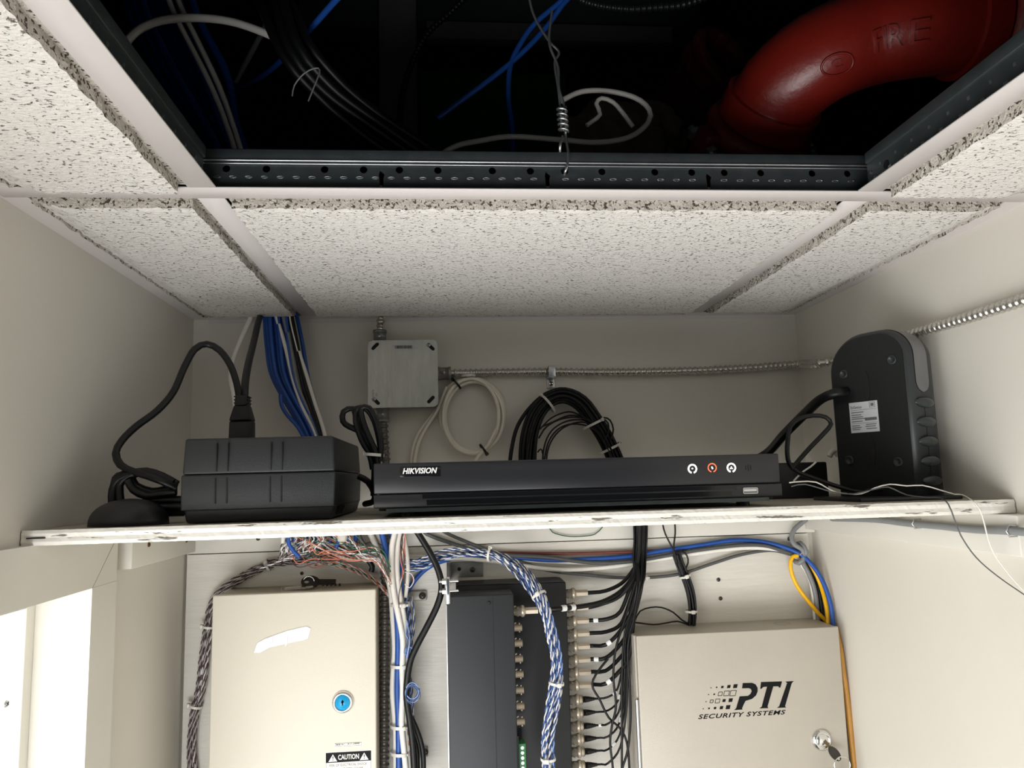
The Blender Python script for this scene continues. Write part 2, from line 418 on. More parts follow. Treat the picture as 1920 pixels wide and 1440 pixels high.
# the void above: deck, its walls
mb = MB()
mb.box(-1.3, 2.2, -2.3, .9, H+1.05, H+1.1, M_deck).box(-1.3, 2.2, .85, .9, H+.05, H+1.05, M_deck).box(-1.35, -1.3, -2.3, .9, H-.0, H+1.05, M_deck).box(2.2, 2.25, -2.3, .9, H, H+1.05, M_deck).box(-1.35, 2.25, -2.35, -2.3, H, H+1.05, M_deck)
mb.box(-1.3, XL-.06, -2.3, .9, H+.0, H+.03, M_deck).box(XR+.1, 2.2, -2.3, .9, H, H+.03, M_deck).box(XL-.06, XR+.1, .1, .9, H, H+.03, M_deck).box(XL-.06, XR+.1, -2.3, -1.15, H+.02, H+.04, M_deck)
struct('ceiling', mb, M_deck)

# ------------------------------------------------------------------ ceiling grid
def web_holes(L):
    """outline and punched holes of the runner's web, u along the runner, v up"""
    return
r = thing('ceiling_runner', 'long white ceiling tee with punched galvanised web at the far edge of the opening', 'ceiling grid bar', (.3, TY, H))
mb = MB().box(XL+.002, XR-.002, TY-.012, TY+.012, H-.0004, H+.0012, M_grid, .0004, 1); mb.build('flange', M_grid, r)
x0, x1 = XL+.002, XR-.002; V0, V1 = .0012, .0285
splines = [[(x0, V0), (x1, V0), (x1, V1), (x0, V1)]]
wx = lambda px: at(px, 320, y=TY).x
for px in (425, 500, 609, 682, 749, 821, 923, 994, 1058, 1128, 1227, 1296, 1357, 1425, 1521, 1587):
    c0 = wx(px); splines.append([(c0+.0034*math.cos(t*PI/7), .0222+.0034*math.sin(t*PI/7)) for t in range(14)])
for px in (716, 1026, 1327):
    c0 = wx(px); splines.append([(c0-.0015, .006), (c0+.0015, .006), (c0+.0015, .014), (c0+.0026, .018), (c0-.0015, .0215), (c0-.0026, .018)])
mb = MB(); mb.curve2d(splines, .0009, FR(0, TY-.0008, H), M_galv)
k = 0
while True:
    px = 408+29.6*k; k += 1
    if px > 1605: break
    if min(abs(px-q) for q in (716, 1026, 1327)) < 9: continue
    c0 = wx(px); zc = H+.0145
    ring = [(c0+.0031*math.cos(t*PI/5), TY-.0016, zc+.0009*math.sin(t*PI/5)) for t in range(10)]
    mb.tube(ring+[ring[0]], .00032, 4, M_galvl)
mb.build('web', M_galv, r)
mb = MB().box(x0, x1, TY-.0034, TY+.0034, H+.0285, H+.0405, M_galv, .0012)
mb.tube([(x0+.025, TY-.0036, H+.0295), (x1-.02, TY-.0036, H+.0295)], .0011, 6, M_galvl)
mb.tube([(x0+.025, TY-.0030, H+.0266), (x1-.02, TY-.0030, H+.0266)], .0007, 6, M_galvl)
for s, px in (('4 Ft O.C.', 640), ('Armstrong', 795), ('AT', 1135), ('SQ-220M', 1235)):
    mb.text(s, FR(wx(px), TY-.00335, H+.0315), height=.0055, m=M_galv, thick=.0003)
mb.build('bulb', M_galv, r)
def cross_tee(xc, y0, y1, label, detail):
    r = thing('ceiling_runner', label, 'ceiling grid bar', (xc, (y0+y1)/2, H), None)
    MB().box(xc-.012, xc+.012, y0, y1, H-.0003, H+.0013, M_grid, .0004, 1).build('flange', M_grid, r)
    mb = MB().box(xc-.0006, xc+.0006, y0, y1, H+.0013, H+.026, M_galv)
    if detail:
        for i in range(26):
            yy = y1-.012-i*.0235
            if yy < y0: break
            for sx in (-1, 1):
                mb.box(xc+sx*.0006, xc+sx*.0014, yy-.0022, yy+.0022, H+.008, H+.0105, M_galvl); mb.box(xc+sx*.0006, xc+sx*.0014, yy-.011, yy-.0085, H+.017, H+.0195, M_galvl)
        mb.cyl((xc-.0011, y1-.03, H+.0135), (xc+.0011, y1-.03, H+.0135), .004, n=14, m=M_groove)
        for dz in (.006, .016): mb.cyl((xc-.0016, y1-.006, H+dz), (xc+.0016, y1-.006, H+dz), .0016, n=10, m=M_galvl)
    mb.build('web', M_galv, r)
    MB().box(xc-.003, xc+.003, y0, y1-.001, H+.026, H+.037, M_galv, .001).build('bulb', M_galv, r)
cross_tee(0, -1.125, TY-.0125, 'white ceiling tee along the left side of the open ceiling bay', True)
cross_tee(.61, -1.125, TY-.0125, 'white ceiling tee with dotted web along the right side of the opening', True)
cross_tee(0, TY+.0125, -.0225, 'white ceiling tee running to the back wall above the blue cables', False)
cross_tee(.61, TY+.0125, -.0225, 'white ceiling tee running to the back wall on the right', False)
mb = MB().box(XL+.022, XR-.022, -1.149, -1.126, H, H+.0012, M_grid).box(XL+.022, XR-.022, -1.1378, -1.1366, H, H+.03, M_galv)
mb.build('ceiling_runner', M_grid, None, 'white ceiling tee at the near edge of the open bay', 'ceiling grid bar')

def tile(x0, x1, y0, y1, label, seed, cut=''):
    """mineral tile whose face hangs a little below the grid, with crumbly edges"""
    rnd = random.Random(seed); mb = MB(); DZ = .0085; st = .006
    nx = max(2, int((x1-x0)/st)); ny = max(2, int((y1-y0)/st)); vs_ = []; 
    for j in range(ny+1):
        for i in range(nx+1):
            x = x0+(x1-x0)*i/nx; y = y0+(y1-y0)*j/ny
            if i in (0, nx): x += rnd.uniform(-.0011, .0011)*(1)
            if j in (0, ny): y += rnd.uniform(-.0011, .0011)
            e = i in (0, nx) or j in (0, ny)
            dd = [1.]+([(x-x0)/.03] if 'l' in cut else [])+([(x1-x)/.03] if 'r' in cut else [])+([(y1-y)/.03] if 'b' in cut else [])
            k = max(0, min(dd)); k = k*k*(3-2*k)
            z = -DZ*k-.0004+rnd.uniform(-.00035, .00035)+(rnd.uniform(.0002, .0016) if e else 0)
            vs_.append((x, y, H+z))
    fs = [[j*(nx+1)+i, j*(nx+1)+i+1, (j+1)*(nx+1)+i+1, (j+1)*(nx+1)+i] for j in range(ny) for i in range(nx)]
    mb._add(vs_, fs, M_tile)
    rim = [i for i in range(nx+1)]+[j*(nx+1)+nx for j in range(1, ny+1)]+[ny*(nx+1)+i for i in range(nx-1, -1, -1)]+[j*(nx+1) for j in range(ny-1, 0, -1)]
    lo = [vs_[k] for k in rim]; n = len(lo); mid = [(p[0]+rnd.uniform(-.0007, .0007), p[1]+rnd.uniform(-.0007, .0007), H-.003+rnd.uniform(-.001, .001)) for p in lo]
    up = [(p[0], p[1], H+.0016) for p in lo]; hi = [(p[0], p[1], H+.013) for p in lo]
    k = 3*n
    mb._add(lo+mid+up+hi, [[a*n+i, a*n+(i+1) % n, (a+1)*n+(i+1) % n, (a+1)*n+i] for a in range(3) for i in range(n)], M_tedge)
    mb.box(x0-.004, x1+.004, y0-.004, y1+.004, H+.0022, H+.014, M_tedge)
    bmesh.ops.remove_doubles(mb.bm, verts=mb.bm.verts[:], dist=1e-6)
    return mb.build('ceiling_tile', M_tile, None, label, 'ceiling tile')
g = .0175; e = .0235
tile(XL+e, -g, -1.12, TY-g, 'speckled white ceiling tile at the near left, beside the open bay', 1, 'l')
tile(.61+g, XR-e, -1.12, TY-g, 'speckled white ceiling tile at the near right, beside the open bay', 2, 'r')
tile(XL+e, -g, TY+g, -.03, 'narrow speckled ceiling tile in the back left corner, over the hanging cables', 3, 'lb')
tile(g, .61-g, TY+g, -.026, 'large speckled ceiling tile in the middle between the opening and back wall', 4, 'b')
tile(.61+g, XR-e, TY+g, -.03, 'narrow speckled ceiling tile in the back right corner', 5, 'rb')
mb = MB().box(XL+.03, XR-.03, -1.9, -1.155, H+.002, H+.018, M_tile); mb.build('ceiling_tile', M_tile, None, 'ceiling tile on the room side of the open bay', 'ceiling tile')

# hanger wire looped through the runner
hw = thing('hanger_wire', 'twisted steel hanger wire looped through the far ceiling tee', 'wire', at(1058, 322, y=TY))
mb = MB()
A_ = smooth(path([(985, -60, -.50), (998, 20, -.50), (1028, 75, -.505), (1048, 98, -.505), (1040, 118, -.505), (1046, 160, -.51), (1050, 195, -.51), (1053, 245, -.513)], 0), .003)
B_ = smooth(path([(1035, 20, -.505), (1030, 80, -.508), (1046, 125, -.508), (1048, 165, -.512), (1058, 200, -.512), (1060, 245, -.513), (1062, 262, -.515), (1066, 295, TY-.006), (1060, 322, TY-.005), (1057, 325, TY+.004), (1052, 300, TY+.005), (1050, 275, TY-.006), (1055, 255, TY-.004)], 0), .003)
mb.tube(A_, .0013, 7, M_galvl); mb.tube(B_, .0013, 7, M_galvl); mb.build('strand', M_galvl, hw)
p0, p1 = at(1053, 200, y=-.512), at(1057, 247, y=-.513); N = 90; co = []
for i in range(N+1):
    t = i/N; a = t*5*2*PI; co.append(p0.lerp(p1, t)+Vector((.0042*math.cos(a), .0042*math.sin(a), 0)))
MB().tube(co, .0013, 6, M_galvl).build('coil', M_galvl, hw)

# ------------------------------------------------------------------ in the void above
def bx(px0, px1, py0, py1, y, dep, m, name, label, cat):
    a = at(px0, py1, y=y); b = at(px1, py0, y=y)
    return MB().box(a.x, b.x, y, y+dep, min(a.z, b.z), max(a.z, b.z), m, .001).build(name, m, None, label, cat)
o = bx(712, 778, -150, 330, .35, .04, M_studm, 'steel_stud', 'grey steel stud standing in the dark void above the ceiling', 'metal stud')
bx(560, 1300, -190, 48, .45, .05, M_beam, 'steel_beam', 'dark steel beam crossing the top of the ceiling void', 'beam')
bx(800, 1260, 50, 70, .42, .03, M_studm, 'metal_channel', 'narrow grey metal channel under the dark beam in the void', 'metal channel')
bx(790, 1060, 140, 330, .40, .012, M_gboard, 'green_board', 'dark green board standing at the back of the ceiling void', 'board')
armour('flexible_conduit', path([(905, -40), (850, 18), (800, 65), (768, 130), (753, 190), (749, 250), (748, 320)], .10), .0065, M_flexd, label='thin dark flexible conduit curving down the void beside the grey stud')
armour('flexible_conduit', path([(1040, -30, -.2), (1100, 4, -.2), (1170, 16, -.2), (1225, 14, -.2), (1290, 6, -.2), (1380, -30, -.2)], -.2), .0065, M_flexd, label='flexible metal conduit sagging at the top of the void, left of the red pipe')
cable('white_cable', path([(205, 150), (235, 82), (275, 48), (340, 34), (430, 40), (515, 70), (575, 104), (612, 132)], -.36), .0046, M_cabw, label='thick white cable arching across the upper left of the ceiling void')
cable('white_cable', path([(300, -60), (320, 10), (345, 62), (395, 160), (430, 250), (450, 320)], -.34), .0032, M_cabw, label='left one of two white cables running side by side down the void')
cable('white_cable', path([(318, -60), (338, 10), (372, 80), (412, 165), (445, 260), (465, 330)], -.33), .0032, M_cabw, label='right one of two white cables running side by side down the void')
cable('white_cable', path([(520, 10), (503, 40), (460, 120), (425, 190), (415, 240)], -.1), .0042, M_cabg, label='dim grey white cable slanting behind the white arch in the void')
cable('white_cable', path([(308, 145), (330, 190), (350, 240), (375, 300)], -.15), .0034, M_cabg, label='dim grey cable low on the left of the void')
for i, (dx, lb) in enumerate(((0, 'leftmost'), (16, 'second from left'), (32, 'third from left'), (48, 'fourth from left'), (64, 'fourth from right'), (80, 'third from right'), (100, 'second from right'), (125, 'rightmost'))):
    cable('blue_cable', path([(215+dx, -60), (250+dx, 40), (300+dx, 140), (370+dx*.6, 240), (420+dx*.5, 330)], -.26-.012*(i % 3)), .0050, M_cabl, label=lb+' of the dark blue cables descending at the left of the void', group='blue cables descending in the void')
cable('blue_cable', path([(650, -20, -.46), (628, 2, -.44), (590, 45, -.4), (545, 95, -.35), (500, 137, -.28), (455, 160, -.2), (420, 155, -.15)], -.4), .0034, M_cabl, label='bright blue cable crossing the upper left of the void alone')
cable('blue_cable', path([(1085, -20), (1058, 5), (1025, 50), (980, 98), (930, 140), (880, 178), (820, 222)], -.30), .0034, M_cabl, label='longest blue cable right of centre in the void, fading down left')
cable('blue_cable', path([(1075, -20), (1045, 8), (1005, 42), (980, 75), (958, 120), (953, 180), (960, 240), (962, 320)], -.30), .0034, M_cabl, label='blue cable branching straight down behind the hanger wire')
cable('white_cable', path([(800, 310), (850, 276), (900, 264), (960, 256), (1050, 262), (1120, 267), (1180, 257), (1215, 230), (1217, 205), (1190, 183), (1140, 171), (1090, 172), (1050, 190)], -.36), .0032, M_cabw, label='long white cable looping behind the hanger wire above the tee')
cable('white_cable', path([(1100, 235), (1125, 215), (1118, 195), (1128, 184), (1150, 192), (1170, 215), (1187, 238)], -.38), .0026, M_cabw, label='short hooked white cable end inside the white loop')
bb = thing('cable_bundle', 'thick black cable bundle tied with string, slanting through the ceiling void', 'cable bundle', at(600, 180, y=-.25))
P = smooth(path([(480, -60, -.30), (520, 10, -.40), (556, 100, -.42), (615, 165, -.40), (700, 232, -.38), (790, 296, -.36), (860, 350, -.34)], 0), .012)
for i, (ox, oy) in enumerate(pack(11, .018)):
    MB().tube(offset_path(P, ox, oy, 1.5, .0015, i), .0055, 8, M_cabk).build('cable', M_cabk, bb)
MB().tube(smooth(path([(548, 180, -.43), (552, 160, -.44), (570, 138, -.445), (590, 128, -.445), (600, 132, -.445), (590, 160, -.45), (578, 190, -.45)], 0), .005), .0009, 5, M_cabg).build('string', M_cabg, bb)
mb = MB(); t = bmesh.new(); bmesh.ops.create_icosphere(t, subdivisions=5, radius=1)
c = at(1165, 268, y=-.02)
rn = random.Random(5)
for v in t.verts:
    k = 1+.10*math.sin(v.co.x*7+v.co.z*5)+.07*math.sin(v.co.y*11+v.co.x*9)+.04*math.sin(v.co.z*23+v.co.x*17)
    v.co = Vector((c.x+v.co.x*.10*k, c.y+v.co.y*.06*k, c.z+v.co.z*.065*k))
mb.merge(t, M_ins, True); mb.build('insulation', M_ins, None, 'beige lump of insulation in the void behind the white cable loop', 'insulation')

# red sprinkler pipe: elbow with raised letters, couplings
PP = smooth(path([(1432, 228, -.375), (1468, 166, -.41), (1535, 110, -.44), (1625, 72, -.455), (1725, 52, -.475), (1835, 44, -.48)], 0), .012)
PR = .050
fr = frames(PP)
rp = thing('pipe_elbow', 'glossy red cast pipe elbow with raised FIRE lettering', 'pipe', fr[len(fr)//2][0])
mb = MB(); mb.tube(PP, PR, 48, M_red); 
N = len(PP)
mb.tube(PP[:3], PR+.006, 48, M_red); mb.tube(PP[-3:], PR+.006, 48, M_red)
mb.build('body', M_red, rp)
cum = [0]
for i in range(1, N): cum.append(cum[-1]+(PP[i]-PP[i-1]).length)
def on_pipe(s, th, h):
    i = max(0, min(N-2, next((k for k in range(N-1) if cum[k+1] >= s), N-2))); t = (s-cum[i])/(cum[i+1]-cum[i])
    p = fr[i][0].lerp(fr[i+1][0], t); T = fr[i][1].lerp(fr[i+1][1], t).normalized()
    up = Vector((0, 0, 1)); up = (up-T*up.dot(T)).normalized(); b = up.cross(T)
    if b.y > 0: b = -b
    # b faces the viewer side, th turns from it towards up
    return p+(b*math.cos(th)+up*math.sin(th))*(PR+h)
TH0 = -.80
mb = MB()
for ch, u0, wd in (('F', 0, .013), ('I', .0185, None), ('R', .0265, .014), ('E', .0455, .013)):
    mb.text(ch, None, width=wd, height=.022, m=M_red, thick=.0026, fn=lambda v, u0=u0: on_pipe(cum[-1]*.50+u0+v.x, TH0+v.y/PR, v.z))
mb.build('raised_letters', M_red, rp)
mb = MB(); ring = [on_pipe(cum[-1]*.36+.011*math.cos(t*PI/12), TH0+.05+.011*math.sin(t*PI/12)/PR, .0006) for t in range(25)]
mb.tube(ring, .0012, 6, M_red); mb.text('c', None, height=.009, m=M_red, thick=.0014, fn=lambda v: on_pipe(cum[-1]*.36-.004+v.x, TH0-.02+v.y/PR, v.z)); mb.build('raised_mark', M_red, rp)
def coupling(c, T, R, label, bolt_angles, m, L=.05):
    c = Vector(c); T = Vector(T).normalized(); r = thing('pipe_coupling', label, 'pipe coupling', c)
    mb = MB(); h = L/2
    mb.lathe(c, T, [(-h, R*.98), (-h, R*1.2), (-h*.55, R*1.3), (-h*.2, R*1.22), (h*.2, R*1.22), (h*.55, R*1.3), (h, R*1.2), (h, R*.98)], 48, m)
    up = Vector((0, 0, 1)); up = (up-T*up.dot(T)).normalized(); b = up.cross(T)
    for a in bolt_angles:
        d = b*math.cos(a)+up*math.sin(a); q = c+d*R*1.42; tn = d.cross(T)
        F = Matrix((d, tn, T)).transposed().to_4x4(); F.translation = q; mb.M = F
        mb.box(-R*.24, R*.2, -.013, .013, -h*.7, h*.7, m, .004); mb.M = Matrix.Identity(4)
    mb.build('housing', m, r)
    for a in bolt_angles:
        d = b*math.cos(a)+up*math.sin(a); q = c+d*R*1.47; tn = d.cross(T)
        mb = MB(); mb.cyl(q-tn*.028, q+tn*.030, .0052, n=12, m=M_galvl); mb.cyl(q+tn*.014, q+tn*.022, .0092, n=6, m=M_galvl, smooth=False); mb.cyl(q-tn*.024, q-tn*.015, .0092, n=6, m=M_galvl, smooth=False)
        mb.build('bolt', M_galvl, r)
    return r
coupling(fr[0][0]-fr[0][1]*.028, fr[0][1], PR, 'dark red coupling on the lower left end of the elbow', (0.2, PI+.2), M_redd)
coupling(fr[-1][0]+fr[-1][1]*.028, fr[-1][1], PR, 'dark red coupling on the right end of the elbow', (-1.2, PI-1.2), M_redd)
q = fr[-1][0]+fr[-1][1]*.05; MB().cyl(q, q+fr[-1][1]*.5, PR, n=40, m=M_redd).build('red_pipe', M_redd, None, 'straight red pipe leaving the elbow towards the right', 'pipe')
q = fr[0][0]-fr[0][1]*.05; MB().cyl(q, q-fr[0][1]*.16, PR, n=40, m=M_redd).build('red_pipe', M_redd, None, 'straight red pipe going down and back from the elbow', 'pipe')
c2 = at(1350, 125, y=.02); T2 = Vector((.35, -.75, .25))
coupling(c2, T2, .055, 'dim red pipe coupling with two steel bolts, left of the elbow', (2.9+PI, 1.2+PI/1.0-PI), M_redd)
MB().cyl(c2-T2.normalized()*.026, c2-T2.normalized()*.5, .055, n=40, m=M_redd).build('red_pipe', M_redd, None, 'dim red pipe running back from the far coupling', 'pipe')

# ------------------------------------------------------------------ shelf
SZ = H-.294
mb = MB(); rn = random.Random(3)
sh = thing('shelf', 'white painted plywood shelf with a chipped front edge, spanning wall to wall', 'shelf', (.3, -.25, SZ))
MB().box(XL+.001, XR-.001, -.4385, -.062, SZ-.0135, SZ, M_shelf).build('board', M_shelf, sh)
mb = MB(); nx = 320; rows = [(0, -.4385), (0, -.4445), (-.003, -.4456), (-.0068, -.4448), (-.0105, -.4456), (-.0138, -.4448), (-.0138, -.4385)]; vs_ = []
for i in range(nx+1):
    x = XL+.001+(XR-XL-.002)*i/nx
    for k, (dz, y) in enumerate(rows):
        j = 0 if k in (0, 6) else .35
        vs_.append((x, y+j*rn.uniform(-.0005, .0005), SZ+dz+j*rn.uniform(-.0004, .0004)-(.0004 if k == 0 else 0)))
n = len(rows)
mb._add(vs_, [[i*n+k, i*n+k+1, (i+1)*n+k+1, (i+1)*n+k] for i in range(nx) for k in range(n-1)], M_sedge)
mb.box(XL+.006, XL+.022, -.4462, -.444, SZ-.0075, SZ-.0064, M_groove)
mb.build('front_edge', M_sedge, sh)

# ------------------------------------------------------------------ junction box and armoured conduits
JB0, JB1 = at(690, 765, y=-.042), at(820, 637, y=-.042)
jx0, jx1, jz0, jz1 = JB0.x, JB1.x, JB0.z, JB1.z
jb = thing('junction_box', 'square zinc junction box on the back wall with three conduits', 'junction box', ((jx0+jx1)/2, 0, (jz0+jz1)/2))
MB().box(jx0+.002, jx1-.002, -.039, 0, jz0+.002, jz1-.002, M_jbox, .004).build('body', M_jbox, jb)
def rrect(x0, x1, z0, z1, r, n=5):
    out = []
    for (cx, cz, a0) in ((x1-r, z1-r, 0), (x0+r, z1-r, PI/2), (x0+r, z0+r, PI), (x1-r, z0+r, 1.5*PI)):
        for k in range(n+1): t = a0+k*PI/2/n; out.append((cx+r*math.cos(t), cz+r*math.sin(t)))
    return out
def slot(cx, cz, ang, l, w):
    out = []
    for s in (1, -1):
        for k in range(7):
            t = ang+(0 if s > 0 else PI)-PI/2+k*PI/6
            out.append((cx+s*math.cos(ang)*l/2+w*math.cos(t), cz+s*math.sin(ang)*l/2+w*math.sin(t)))
    return out
sl = []
for cx, cz, an in ((jx0+.011, jz1-.009, PI/4), (jx1-.010, jz1-.011, -PI/4), (jx0+.012, jz0+.010, -PI/4), (jx1-.011, jz0+.011, PI/4)):
    sl.append(slot(cx, cz, an, .009, .0027))
MB().box(jx0+.004, jx1-.004, -.0403, -.0392, jz0+.004, jz1-.004, M_groove).build('slot_shade_plate', M_groove, jb)  # black plate behind the cover slots, painted as the shade inside the box
mb = MB(); mb.curve2d([rrect(jx0, jx1, jz0, jz1, .008)]+sl, .0016, FR(0, -.0415, 0), M_jbox)
mb.build('cover', M_jbox, jb)
for (cx, cz) in ((jx1-.013, jz1-.008), (jx0+.009, jz0+.013)): screw((cx, -.0424, cz), (0, -1, 0), .0032, jb, M_galvl)
mb = MB().box(jx0+.036, jx0+.072, -.0427, -.0424, jz1-.014, jz1-.0065, M_sticker)
rn = random.Random(2); x = jx0+.041
while x < jx0+.067:
    wd = rn.choice((.0003, .0005, .0008)); mb.box(x, x+wd, -.0429, -.0427, jz1-.0130, jz1-.0085, M_ink); x += wd+rn.choice((.0004, .0006))
mb.build('barcode_label', M_sticker, jb)
mb = MB(); mb.text('E30VA', Matrix.Translation((jx0+.009, -.0424, jz0+.017)) @ Matrix.Rotation(PI/2, 4, 'X') @ Matrix.Rotation(PI/2, 4, 'Z'), height=.0028, m=M_inkg, thick=.0001)
mb.text('202', Matrix.Translation((jx0+.014, -.0424, jz0+.017)) @ Matrix.Rotation(PI/2, 4, 'X') @ Matrix.Rotation(PI/2, 4, 'Z'), height=.0028, m=M_inkg, thick=.0001)
mb.build('stamped_text', M_inkg, jb)
def connector(p, d):
    p = Vector(p); d = Vector(d).normalized(); mb = MB()
    mb.lathe(p, d, [(0, .0), (0, .0105), (.004, .0105), (.004, .0095), (.018, .0095), (.018, .0105), (.022, .0105), (.022, .0)], 20, M_cast)
    s = Vector((0, -1, 0)); mb.lathe(p+d*.011+s*.009, s, [(0, .003), (.0025, .003), (.003, 0)], 12, M_galvl)
    return mb.build('connector', M_cast, jb)
cz_ = at(845, 700, y=-.02).z; ctx = at(712, 620, y=-.02).x; cbx = at(718, 780, y=-.02).x
connector((jx1-.002, -.02, cz_), (1, 0, 0)); connector((ctx, -.02, jz1-.002), (0, 0, 1)); connector((cbx, -.02, jz0+.002), (0, 0, -1))
armour('flexible_conduit', [(ctx, -.02, jz1+.016), (ctx+.001, -.022, jz1+.03), (ctx+.002, -.026, H-.004), (ctx+.002, -.03, H+.05)], .0066, M_flex, label='short armoured conduit rising from the junction box into the ceiling')
armour('flexible_conduit', [(cbx, -.02, jz0-.016), (cbx+.001, -.019, jz0-.04)]+path([(722, 850), (724, 880), (724, 930)], -.018)+path([(722, 1000), (722, 1100), (721, 1250), (720, 1460), (719, 1600)], -.030), .0078, M_flexg, label='armoured conduit dropping from the junction box behind the shelf')
armour('flexible_conduit', [(jx1+.016, -.02, cz_)]+path([(900, 699), (960, 698), (1033, 697), (1120, 698), (1220, 697), (1330, 694), (1420, 689)], -.012)+[at(1498, 683, y=-.022), at(1532, 682, x=XR-.035), at(1570, 675, x=XR-.014), at(1640, 655, x=XR-.009), at(1700, 631, x=XR-.009), at(1810, 597, x=XR-.009), at(1920, 562, x=XR-.009), at(2120, 498, x=XR-.009), Vector((XR-.009, -.95, H-.092)), Vector((XR-.009, YF+.01, H-.09))], .0068, M_flex, label='long armoured conduit running right from the box round the corner')
st = at(1034, 697, y=-.012)
sp = thing('conduit_strap', 'one-hole steel strap holding the long conduit', 'strap', st)
mb = MB(); mb.box(st.x-.0055, st.x+.0055, -.0215, -.0195, st.z-.0085, st.z+.008, M_galvl, .0006); mb.box(st.x-.0055, st.x+.0055, -.0205, -.001, st.z+.0068, st.z+.0082, M_galvl); mb.box(st.x-.0055, st.x+.0055, -.0205, -.002, st.z-.0095, st.z-.0082, M_galvl)
mb.box(st.x-.0065, st.x+.0065, -.0022, 0, st.z-.026, st.z-.0085, M_galvl, .001); mb.build('clip', M_galvl, sp)
screw((st.x, -.0022, st.z-.018), (0, -1, 0), .0042, sp, M_chrome)

# ------------------------------------------------------------------ coils on the back wall
wc = thing('cable_coil', 'coiled white cable hanging right of the junction box', 'cable coil', at(886, 780, y=-.01))
for i, (rx, rz, dx, dz, y) in enumerate(((60, 70, 0, 0, -.010), (55, 66, 3, 2, -.015), (52, 70, -3, 0, -.019))):
    loop = path([(886+dx+rx*math.cos(t*2*PI/28), 780+dz+rz*math.sin(t*2*PI/28)) for t in range(29)], y)
    cable('loop', loop, .0030, M_coil, wc)
cable('loop', path([(880, 707), (845, 722), (826, 757), (805, 785), (783, 815), (773, 850), (770, 890)], -.010), .0027, M_coil, wc)
cable('loop', path([(838, 725), (822, 765), (800, 800), (785, 830), (778, 860), (776, 890)], -.013), .0027, M_coil, wc)
cable('loop', path([(930, 805), (915, 835), (901, 850), (888, 870), (880, 890)], -.022), .0027, M_coil, wc)
tie(at(856, 720, y=-.015), (at(865, 713, y=-.015)-at(845, 730, y=-.015)), .0092, M_tiek, wc, head=(-.6, -.3, .7))
tie(at(906, 842, y=-.017), (at(918, 830, y=-.017)-at(893, 848, y=-.017)), .0085, M_tiek, wc, head=(.2, -.3, -.9))
tie(at(878, 705, y=-.014), (0, 0, 1), .0105, M_tie, wc, head=(.1, 1, 0), w=.004)

kb = thing('cable_bundle', 'arched black cable bundle with pale ties behind the recorder', 'cable bundle', at(1060, 800, y=-.03))
P = smooth(path([(990, 900), (990, 855), (995, 812), (1008, 775), (1030, 750), (1058, 742), (1088, 755), (1112, 785), (1132, 815), (1150, 850), (1165, 885)], -.032), .008)
for i, (ox, oy) in enumerate(pack(17, .0135)):
    MB().tube(offset_path(P, ox, oy*.85, 3., .0012, i+3), .0030, 8, M_cabk).build('cable', M_cabk, kb)
cable('cable', path([(955, 890), (958, 850), (968, 805), (985, 775), (1008, 750), (1030, 735), (1060, 730), (1095, 748), (1120, 785)], -.028), .0030, M_cabk, kb)
Q = [[(1016, 890), (1020, 840), (1034, 808), (1062, 790), (1095, 788), (1120, 802), (1140, 835), (1158, 870)],
     [(1024, 890), (1027, 845), (1042, 815), (1066, 797), (1098, 792), (1124, 812), (1150, 860)],
     [(1012, 805), (1035, 783), (1066, 772), (1090, 780), (1120, 800), (1146, 845)],
     [(1010, 822), (1025, 800), (1055, 785), (1090, 784), (1126, 806), (1150, 850)],
     [(1016, 800), (1035, 792), (1068, 779), (1100, 786), (1130, 812), (1154, 860)],
     [(1020, 890), (1022, 855), (1030, 825), (1050, 802), (1080, 795), (1115, 806), (1142, 845)],
     [(1118, 790), (1132, 783), (1144, 788), (1150, 805), (1146, 822)],
     [(1120, 794), (1130, 786), (1140, 793), (1141, 808), (1136, 822)],
     [(1008, 848), (1014, 842), (1018, 852), (1018, 885)]]
for i, q in enumerate(Q): cable('thin_cable', path(q, -.046-.0008*(i % 4)), .0013, M_cabk, kb, n=6)
tie(at(1027, 757, y=-.032), at(1045, 745, y=-.032)-at(1012, 772, y=-.032), .0165, M_tie, kb, head=(-.8, -.3, .8), w=.0036)
tie(at(1112, 795, y=-.035), at(1120, 805, y=-.032)-at(1105, 775, y=-.032), .0175, M_tie, kb, head=(.3, -.6, 1), w=.0036)
tie(at(1145, 840, y=-.032), at(1150, 850, y=-.032)-at(1132, 815, y=-.032), .0165, M_tie, kb, head=(1, .3, .3), w=.0036)

sb = thing('cable_bundle', 'small folded black power cord tied in a loop between box and recorder', 'cable bundle', at(700, 860, y=-.33))
lp = [[(702, 1000), (700, 930), (702, 870), (697, 835), (680, 812), (655, 800), (643, 790), (644, 772), (662, 766), (668, 785), (680, 815), (697, 845), (704, 870)],
      [(698, 950), (699, 880), (693, 852), (678, 825), (667, 790), (670, 765), (688, 768), (702, 790), (712, 830), (714, 862)],
      [(704, 945), (708, 880), (706, 852), (690, 815), (680, 788), (677, 766), (692, 765), (706, 792), (714, 830), (713, 865)]]
for i, q in enumerate(lp): cable('cord', path([p for p in q if p[1] < 935], -.33-.004*i), .0033, M_cabk, sb)
tie(at(703, 853, y=-.334), (.1, 0, 1), .0095, M_tie, sb, head=(-1, .2, .1))
cable('black_cable', path([(672, 893, -.34), (690, 903, -.34), (702, 925, -.33), (700, 940, -.32), (684, 945, -.30)], -.3), .0035, M_cabk, label='short black cable lying between the charcoal box and the recorder')

